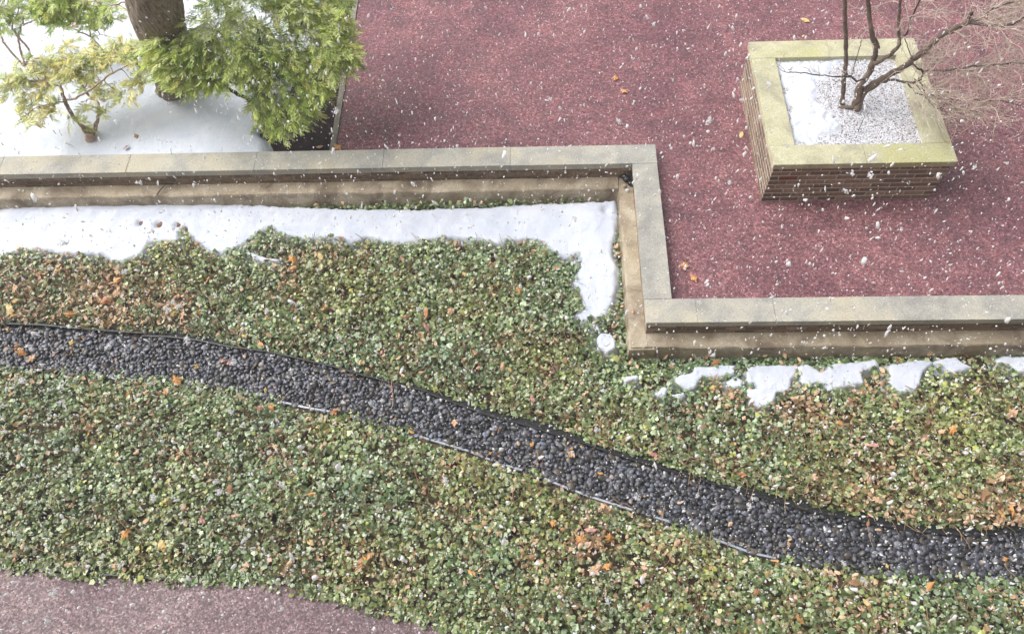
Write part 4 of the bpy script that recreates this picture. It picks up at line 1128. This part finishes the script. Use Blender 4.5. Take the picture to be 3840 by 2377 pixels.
def where(what, p, near_word='near'):
    """a description by the closest landmark, its side and distance"""
    p = np.asarray(p)[:2]
    order = sorted(MARKS, key=lambda m: np.hypot(*(p - m[1])))
    for nm, c in order[:6]:
        dx, dy = p - c; d = math.hypot(dx, dy)
        side = ('right of' if dx > 0 else 'left of') if abs(dx) > 1.6 * abs(dy) else ('above' if dy > 0 else 'below') if abs(dy) > 1.6 * abs(dx) else ('up and ' if dy > 0 else 'down and ') + ('right of' if dx > 0 else 'left of')
        far = 'just ' if d < .35 else '' if d < .9 else 'well '
        lab = '%s %s%s %s' % (what, far, side, nm)
        if lab not in USED: USED[lab] = 1; return lab
    nm, c = order[0]; nm2, _ = order[1]
    lab = '%s between %s and %s' % (what, nm.replace('the ', '', 1), nm2.replace('the ', '', 1))
    USED[lab] = USED.get(lab, 0) + 1
    return lab
OAK = leaf_template('oak'); OVAL = leaf_template('oval')
LC = {'orange': (.70, .37, .14), 'yellow': (.74, .55, .25), 'tan': (.64, .43, .27), 'brown': (.36, .20, .11), 'pink': (.62, .33, .28), 'rust': (.52, .25, .13)}
lm = {}
def leaf_mesh(kind, colr, curl):
    key = (kind, colr, curl)
    if key not in lm:
        V, F = (OAK if kind == 'oak' else OVAL)
        V = V.copy(); V[:, 2] *= curl
        rr = np.random.default_rng(len(lm)); c = np.array(LC[colr])[None] * rr.uniform(.8, 1.15, (len(V), 1)); V[:, 2] += rr.normal(0, .09, len(V)); V[1:, :2] *= rr.uniform(.8, 1.12, (len(V) - 1, 1))
        V[:, 2] -= V[:, 2].min()
        # two skins so that the leaf has a body and a short stalk
        n_ = len(V); V2 = V.copy(); V2[:, 2] += .03
        st = np.array([(-.03, -.8, .02), (.03, -.8, .02), (0, -1.5, .06), (0, -.8, .06)])
        VV = np.vstack([V, V2, st]); FF = np.vstack([F[:, ::-1], F + n_, np.array([(0, 1, 2), (1, 3, 2), (3, 0, 2)]) + 2 * n_])
        m_ = mesh_np('fallen_leaf', VV, FF, np.vstack([c, c, np.tile(c[0] * .6, (4, 1))])); m_.materials.append(MT['litter']); lm[key] = m_
    return lm[key]
def leaf(px, py, z, size, kind, colr, label, group=None, rz=None, tilt=.12, curl=1.0):
    o = bpy.data.objects.new('fallen_leaf', leaf_mesh(kind, colr, curl)); COL.objects.link(o)
    p = spot(px, py, z)
    o.location = p; o.scale = (size,) * 3
    o.rotation_euler = (random.gauss(0, tilt), random.gauss(0, tilt), random.uniform(0, 6.28) if rz is None else rz)
    o['label'] = label; o['category'] = 'leaf'
    if group: o['group'] = group
    return o
g_red = 'leaves on the red paving'
leaf(3018, 79, .004, .075, 'oval', 'yellow', 'long yellow leaf on the red paving above the planter', g_red, 1.1, .05)
leaf(3012, 137, .004, .03, 'oval', 'yellow', 'small round yellow leaf on the red paving near the long yellow leaf', g_red)
leaf(2308, 296, .004, .06, 'oak', 'orange', 'upper of two orange leaves on the middle of the red paving', g_red)
leaf(2340, 346, .004, .065, 'oak', 'orange', 'lower of two orange leaves on the middle of the red paving', g_red)
leaf(2779, 507, .004, .055, 'oval', 'yellow', 'pale orange leaf on the red paving left of the planter', g_red)
leaf(2567, 998, .004, .075, 'oak', 'orange', 'orange oak leaf on red paving near the wall corner, upper one', g_red, 2.9, .06)
leaf(2602, 1046, .004, .065, 'oak', 'orange', 'orange leaf on red paving near the wall corner, lower one', g_red, .4, .06)
leaf(1268, 556, .02, .075, 'oak', 'orange', 'orange leaf on the kerb end against the wall coping', None, .8, .1)
leaf(1198, 552, -.115, .05, 'oval', 'tan', 'tan leaf on dark mulch beside the kerb end')
g_sn = 'leaves on the snow'
leaf(510, 512, -.01, .055, 'oak', 'tan', 'pale orange leaf on snow right of the curved stems', g_sn, tilt=.3)
leaf(474, 555, -.01, .05, 'oval', 'brown', 'brown curled leaf on snow close to the upper coping', g_sn, tilt=.4)
leaf(385, 376, -.01, .05, 'oval', 'tan', 'faint tan leaf on snow under the open shrub', g_sn, tilt=.4)
leaf(283, 82, 0.0, .07, 'oak', 'tan', 'upper left orange leaf on snow behind the shrubs', g_sn, tilt=.3)
leaf(283, 100, 0.0, .05, 'oval', 'orange', 'narrow orange leaf on snow behind the shrubs', g_sn, tilt=.3)
leaf(385, 75, 0.0, .05, 'oval', 'orange', 'small orange leaf on snow left of the thick trunk', g_sn, tilt=.3)
leaf(2243, 800, G + .085, .06, 'oval', 'tan', 'tan leaf sunk in the snow band near the wall corner', g_sn, tilt=.3)
for (x, y, lab) in ((528, 838, 'brown leaf melted into the snow band, leftmost of three'), (598, 845, 'brown leaf melted into the snow band, middle of three'), (672, 848, 'brown leaf melted into the snow band, rightmost of three'), (692, 862, 'brown leaf below the rightmost melted leaf in the snow band')):
    leaf(x, y, G + .055, .065, 'oak', 'brown', lab, g_sn, tilt=.4)
leaf(2374, 1167, C2 + .02, .03, 'oval', 'pink', 'pink leaf on the concrete ledge left of the wall corner')
leaf(2090, 1005, G + .1, .05, 'oval', 'rust', 'rust leaf at the right tip of the ivy beside snow')
big = [(1097, 972, .085, 'orange', 'bright orange oak leaf in ivy just below the snow band'), (655, 1168, .09, 'yellow', 'large yellow tan leaf in ivy, left one of a pair'), (690, 1182, .08, 'tan', 'large tan leaf in ivy, right one of a pair'),
    (800, 1160, .07, 'tan', 'tan leaf right of the large tan pair in ivy'), (60, 1085, .085, 'tan', 'tan leaf in brown ivy near the left edge, upper'), (40, 1160, .09, 'yellow', 'yellow tan leaf in brown ivy near the left edge, lower'), (260, 1180, .075, 'orange', 'orange leaf in brown ivy above the left pebbles'),
    (440, 1100, .09, 'tan', 'tan oak leaf in the brown ivy patch, left'), (400, 1130, .08, 'rust', 'rust leaf in the brown ivy patch below the tan oak leaf'), (2180, 2020, .10, 'orange', 'biggest orange leaf of the cluster in lower ivy'), (2245, 2035, .09, 'tan', 'tan leaf touching the biggest orange leaf'),
    (2215, 1990, .07, 'pink', 'pinkish leaf above the orange cluster in lower ivy'), (2280, 2015, .085, 'orange', 'orange leaf right of the cluster in lower ivy'), (2230, 2140, .10, 'tan', 'tan leaf below the orange cluster in lower ivy'), (2275, 2125, .08, 'orange', 'orange leaf beside the tan leaf below the cluster'),
    (3740, 1890, .10, 'tan', 'large tan leaf in ivy near the right edge, lower'), (3790, 1920, .09, 'orange', 'orange leaf in ivy at the right edge, lower'), (3690, 1860, .08, 'brown', 'brown leaf in ivy near the right edge'), (3800, 1550, .09, 'tan', 'tan leaf in ivy at the right edge, upper'), (3575, 1610, .07, 'orange', 'orange leaf in ivy under the right snow patches'),
    (1365, 2105, .10, 'orange', 'long orange leaf in lower ivy right of the middle'), (1350, 2135, .07, 'tan', 'tan leaf just below the long orange leaf'), (610, 2045, .08, 'yellow', 'narrow yellow leaf in lower left ivy'), (470, 2005, .08, 'orange', 'orange brown leaf in lower left ivy'), (335, 1600, .08, 'tan', 'tan leaf in ivy below the left pebbles'),
    (1690, 1170, .08, 'tan', 'tan leaf in the middle of the upper ivy'), (1945, 1090, .06, 'orange', 'small orange leaf in upper ivy near the snow'), (2040, 950, .06, 'rust', 'rust leaf in ivy at the right snow edge'), (1600, 1175, .08, 'rust', 'long rust leaf in the upper ivy'), (1745, 1030, .06, 'yellow', 'small yellow leaf in the upper ivy')]
for (x, y, s_, c_, lab) in big:
    leaf(x, y, G + .125, s_, 'oak' if c_ in ('orange', 'tan') else 'oval', c_, lab, 'dry leaves lying in the ivy', tilt=.45, curl=2.0)
r = np.random.default_rng(17)
def rnd_leaves(n, poly, zlo, zhi, smin, smax, label, group, bias=True):
    P = poly_sample(np.asarray(poly), 60, r, (-6.6, 5.6)); P = P[snowfree(P, -.02)]
    if bias: P = P[r.random(len(P)) < .25 + brown(P)]
    P = P[r.permutation(len(P))[:n]]
    for p in P:
        c_ = ['orange', 'tan', 'yellow', 'brown', 'rust', 'pink'][r.choice(6, p=[.28, .27, .15, .1, .12, .08])]
        o = bpy.data.objects.new('fallen_leaf', leaf_mesh('oak' if r.random() < .55 else 'oval', c_, 1.5)); COL.objects.link(o)
        o.location = (p[0], p[1], r.uniform(zlo, zhi)); o.scale = (r.uniform(smin, smax),) * 3
        o.rotation_euler = (r.normal(0, .4), r.normal(0, .4), r.uniform(0, 6.28))
        big_ = 'large' if o.scale[0] > smin + .66 * (smax - smin) else 'small' if o.scale[0] < smin + .33 * (smax - smin) else 'dry'
        o['label'] = where('%s %s leaf %s' % (big_, c_, label), p); o['category'] = 'leaf'; o['group'] = group
rnd_leaves(80, IVY_UP, G + .10, G + .135, .03, .07, 'in ivy', 'leaves caught in the upper ivy')
rnd_leaves(60, IVY_LO, G + .10, G + .135, .03, .065, 'in ivy', 'leaves caught in the lower ivy')
for (x, y, s_, c_, lab) in ((665, 1425, .09, 'orange', 'large orange oak leaf at the lower pebble edge'), (80, 1320, .08, 'orange', 'orange leaf on the far left pebbles, upper'), (120, 1345, .07, 'tan', 'tan leaf on the far left pebbles, lower'), (70, 1300, .08, 'brown', 'brown leaf on the far left pebbles'),
    (735, 1375, .06, 'yellow', 'yellow leaf on the left pebbles'), (835, 1355, .055, 'pink', 'pink leaf pair on the left pebbles, left one'), (860, 1362, .05, 'pink', 'pink leaf pair on the left pebbles, right one'), (268, 1285, .05, 'yellow', 'small yellow leaf on pebbles below the edging step'),
    (1020, 1530, .06, 'orange', 'orange leaf on the pale edging strip'), (1258, 1545, .07, 'rust', 'rust and yellow leaf pile at the lower pebble edge'), (2140, 1705, .08, 'tan', 'tan leaf on the pebbles right of the middle'), (1705, 1585, .06, 'tan', 'tan leaf on the middle pebbles')):
    leaf(x, y, G + .062, s_, 'oak', c_, lab, 'leaves on the pebbles', tilt=.3, curl=1.4)
rnd_leaves(70, strip_poly, G + .055, G + .07, .015, .04, 'scrap on pebbles', 'leaf scraps on the pebbles', False)

r2 = np.random.default_rng(55)
for poly_, zz_, nn_, lab_ in ((MAIN[:, :2], G + .088, 160, 'dark bits of debris scattered on the long snow band'), (np.array(BED)[:, :2], -.012, 160, 'dark bits of debris scattered on the snow under the evergreens')):
    P = poly_sample(poly_, 30, r2, (-7, 5)); P = P[sdist(P, poly_) > .06][:nn_]
    V, F, C = chips(len(P), 0, 1, 0, 1, lambda q: np.full(len(q), zz_), .002, .006, [(.12, .09, .07), (.25, .2, .16), (.35, .22, .12)], (2, 2, 1), 5)
    V = V.reshape(-1, 6, 3); V = V - V.mean(1, keepdims=True) + np.c_[P, np.full(len(P), zz_)][:, None]
    put('snow_debris', mesh_np('snow_debris', V.reshape(-1, 3), F, C), MT['litter'], kind='stuff', label=lab_)
# red-leaved vine sprig trailing over the pebbles
vp = np.array([spot(x, y, z) for x, y, z in ((1468, 1425, G + .1), (1470, 1450, G + .07), (1474, 1490, G + .065), (1472, 1520, G + .065), (1466, 1535, G + .07))])
vine = thing('vine_sprig', vp[0], 'red leaved vine sprig trailing over the black pebbles', 'vine')
V, F = tube(smooth_path(vp, 4), .0035, 5); put('stem', mesh_np('stem', V, F), MT['bark_yew'], vine)
for k_, (x, y) in enumerate(((1466, 1450), (1468, 1467), (1469, 1485), (1469, 1497))):
    o = put('leaf', leaf_mesh('oval', 'pink', 1.0), None, vine); o.matrix_parent_inverse = Matrix.Translation(-vine.location)
    o.location = spot(x, y, G + .075); o.scale = (.024 - .003 * k_,) * 3; o.rotation_euler = (.2, .1, 1.6 + k_)

# black stones and pale pebbles in the inner wall corner
for (x, y, s_, mt_, lab) in ((2352, 672, .055, 'blackstone', 'large black stone in the inner corner of the wall'), (2368, 688, .045, 'blackstone', 'black stone at the front of the inner wall corner'), (2340, 662, .04, 'blackstone', 'black stone at the left of the inner wall corner'),
    (2341, 697, .024, 'tan', 'small tan pebble in front of the black corner stones'), (2352, 714, .024, 'flake', 'white lump of snow below the black corner stones')):
    nb = 1 + .35 * (fbm(ICO2 + x, .8, 3, 2) - .5)[:, None]
    o = put('stone' if mt_ != 'flake' else 'snow_lump', mesh_np('stone', ICO2 * nb * np.array([1, .85, .75]) * s_, ICOF2, None, True), MT[mt_], label=lab, category='stone' if mt_ != 'flake' else 'snow lump')
    o.location = spot(x, y, C2 + .02 + s_ * .6)

# ================================================================== FALLING SNOW
r = np.random.default_rng(91)
def flake_cloud(n, tmin, tmax, smin, smax, name, label):
    U = np.c_[r.uniform(-150, 3990, n), r.uniform(-150, 2527, n)]
    D = np.c_[(U[:, 0] - 1920) / FOC, -(U[:, 1] - 1241.8) / FOC, -np.ones(n)] @ ROT.T
    tg = (-CAM_Z) / D[:, 2]
    T = tg * r.uniform(tmin, tmax, n) ** (1 / 1.6)
    P = np.array([0, 0, CAM_Z]) + D * T[:, None]
    S = np.clip(r.lognormal(math.log(smin), .52, n), smin * .45, smax)
    B = ICO1[None] * (S[:, None] * np.c_[r.uniform(.5, .9, n), r.uniform(.5, .9, n), r.uniform(1.0, 2.4, n)])[:, None, :] * (1 + .3 * r.normal(size=(n, len(ICO1), 1)))
    RMt = rotmats(n, r, .35)
    V = np.einsum('nij,nkj->nki', RMt, B) + P[:, None, :]
    F = (ICOF1[None] + len(ICO1) * np.arange(n)[:, None, None]).reshape(-1, 3)
    return put(name, mesh_np(name, V.reshape(-1, 3), F, None, True), MT['flake'], kind='stuff', label=label)
flake_cloud(17000, .34, .98, .0045, .018, 'falling_snow', 'small snowflakes falling through the air')
# flakes near enough to be told apart, each its own thing
fm = []
m_f, nf, lf, bf = new_mat('fluffy_flake')
bf.inputs['Base Color'].default_value = (.9, .91, .93, 1); bf.inputs['Roughness'].default_value = .8
trl = nf.new('ShaderNodeBsdfTranslucent'); trl.inputs[0].default_value = (.9, .91, .93, 1)
trp = nf.new('ShaderNodeBsdfTransparent')
x1 = nf.new('ShaderNodeMixShader'); x1.inputs[0].default_value = .5; lf.new(bf.outputs[0], x1.inputs[1]); lf.new(trl.outputs[0], x1.inputs[2])
x2 = nf.new('ShaderNodeMixShader'); x2.inputs[0].default_value = .55; lf.new(x1.outputs[0], x2.inputs[1]); lf.new(trp.outputs[0], x2.inputs[2])
lf.new(x2.outputs[0], nf['Material Output'].inputs['Surface'])
for k_ in range(6):
    rf = np.random.default_rng(300 + k_); gf = Geo()
    for _ in range(26):
        t_ = rf.uniform(-.8, .8); c_ = np.array([rf.normal(0, .22), rf.normal(0, .22), t_]) * np.array([1, 1, 1]) * (1 - .3 * abs(t_))
        Bq = ICO1 * rf.uniform(.10, .26) * np.array([rf.uniform(.5, 1), rf.uniform(.5, 1), rf.uniform(.6, 1.6)])
        gf.add(c_ + Bq @ np.array(rotmats(1, rf, .8)[0]).T, ICOF1)
    m_ = gf.mesh('snowflake', True); m_.materials.append(m_f); fm.append(m_)
near = [(660, 1140, 52), (625, 1160, 35), (700, 1275, 42), (405, 1300, 34), (810, 1805, 34), (825, 1840, 44), (575, 1865, 50), (865, 1540, 34), (1670, 1800, 52), (1890, 2030, 42), (200, 2220, 40), (80, 1425, 40), (2670, 1325, 44), (2660, 450, 40),
        (2675, 558, 28), (3265, 660, 34), (3195, 650, 36), (2615, 1855, 30), (1420, 1295, 34), (520, 685, 30), (350, 1870, 24), (1000, 1170, 30), (3380, 860, 24), (3655, 625, 26), (2780, 375, 26), (3170, 715, 30), (2950, 1172, 34), (2625, 1135, 26), (385, 2085, 26), (1130, 1900, 24), (1990, 1170, 30), (3750, 1840, 24), (1900, 2290, 24), (2330, 1780, 24), (1285, 1030, 20), (3830, 1700, 20)]
near += [(r.uniform(40, 3800), r.uniform(40, 2330), r.uniform(16, 40)) for _ in range(54)]
for k_, (x, y, s_) in enumerate(near):
    z = r.uniform(1.6, 4.4)
    p = spot(x, y, z); dist = np.linalg.norm(p - np.array([0, 0, CAM_Z]))
    o = bpy.data.objects.new('snowflake', fm[k_ % 6]); COL.objects.link(o)
    o.location = p; o.scale = (s_ * .52 / FOC * dist,) * 3; o.rotation_euler = (r.normal(.9, .35), r.normal(-.5, .3), r.normal(0, .4))
    o['label'] = where('large white snowflake drifting', spot(x, y, 0), 'in front of'); o['category'] = 'snowflake'; o['group'] = 'large snowflakes in the air'
# specks of settled snow on paving and stone
def specks(n, poly, z, smin, smax, nm, lab):
    P = poly_sample(np.asarray(poly, float), max(n / 10., 40.), r, (-8, 8)); P = P[r.permutation(len(P))[:n]]
    S = np.clip(r.lognormal(math.log(smin), .5, len(P)), smin * .5, smax)
    B = ICO1[None] * (S[:, None] * np.c_[r.uniform(.7, 1.5, len(P)), r.uniform(.7, 1.2, len(P)), np.full(len(P), .5)])[:, None, :]
    V = np.einsum('nij,nkj->nki', rotmats(len(P), r, .2), B) + np.c_[P, G + .012 + ivy_h(P) if 'ivy' in lab else np.full(len(P), z)][:, None, :]
    F = (ICOF1[None] + len(ICO1) * np.arange(len(P))[:, None, None]).reshape(-1, 3)
    put(nm, mesh_np(nm, V.reshape(-1, 3), F, None, True), MT['flake'], kind='stuff', label=lab)
specks(1500, [(KX0 + .1, WY + .01), (WX + .01, WY + .01), (WX + .01, LY + CW + .01), (7, LY + CW + .01), (7, 10), (-1.2, 10)], .003, .0045, .012, 'snow_specks', 'scattered specks of snow settled on the red paving')
specks(420, [(-7, WY - CW + .02), (WX - .02, WY - CW + .02), (WX - .02, WY - .02), (-7, WY - .02)], CT + .001, .0035, .009, 'snow_specks', 'specks of snow settled on the upper coping')
specks(1500, IVY_UP, G + .125, .0028, .007, 'snow_specks', 'specks of snow caught on the upper ivy leaves')
specks(1500, IVY_LO, G + .125, .0028, .007, 'snow_specks', 'specks of snow caught on the lower ivy leaves')
specks(260, low_path, G + .006, .006, .016, 'snow_specks', 'scattered specks of snow on the grey lower path')

# ================================================================== SNOWY AIR
hz = bpy.data.meshes.new('haze'); bm = bmesh.new(); bmesh.ops.create_cube(bm, size=1.0)
for v in bm.verts: v.co = Vector((v.co.x * 300, v.co.y * 300, -1.6 + (v.co.z + .5) * 14.4))
bm.to_mesh(hz); bm.free()
hm = bpy.data.materials.new('snowy_air'); hm.use_nodes = True
hn = hm.node_tree.nodes; hn.remove(hn['Principled BSDF'])
pv = hn.new('ShaderNodeVolumePrincipled'); pv.inputs['Color'].default_value = (.93, .95, .98, 1); pv.inputs['Density'].default_value = 0.0042
hm.node_tree.links.new(pv.outputs[0], hn['Material Output'].inputs['Volume'])
put('haze', hz, hm, kind='stuff', label='pale snowy air over the garden')
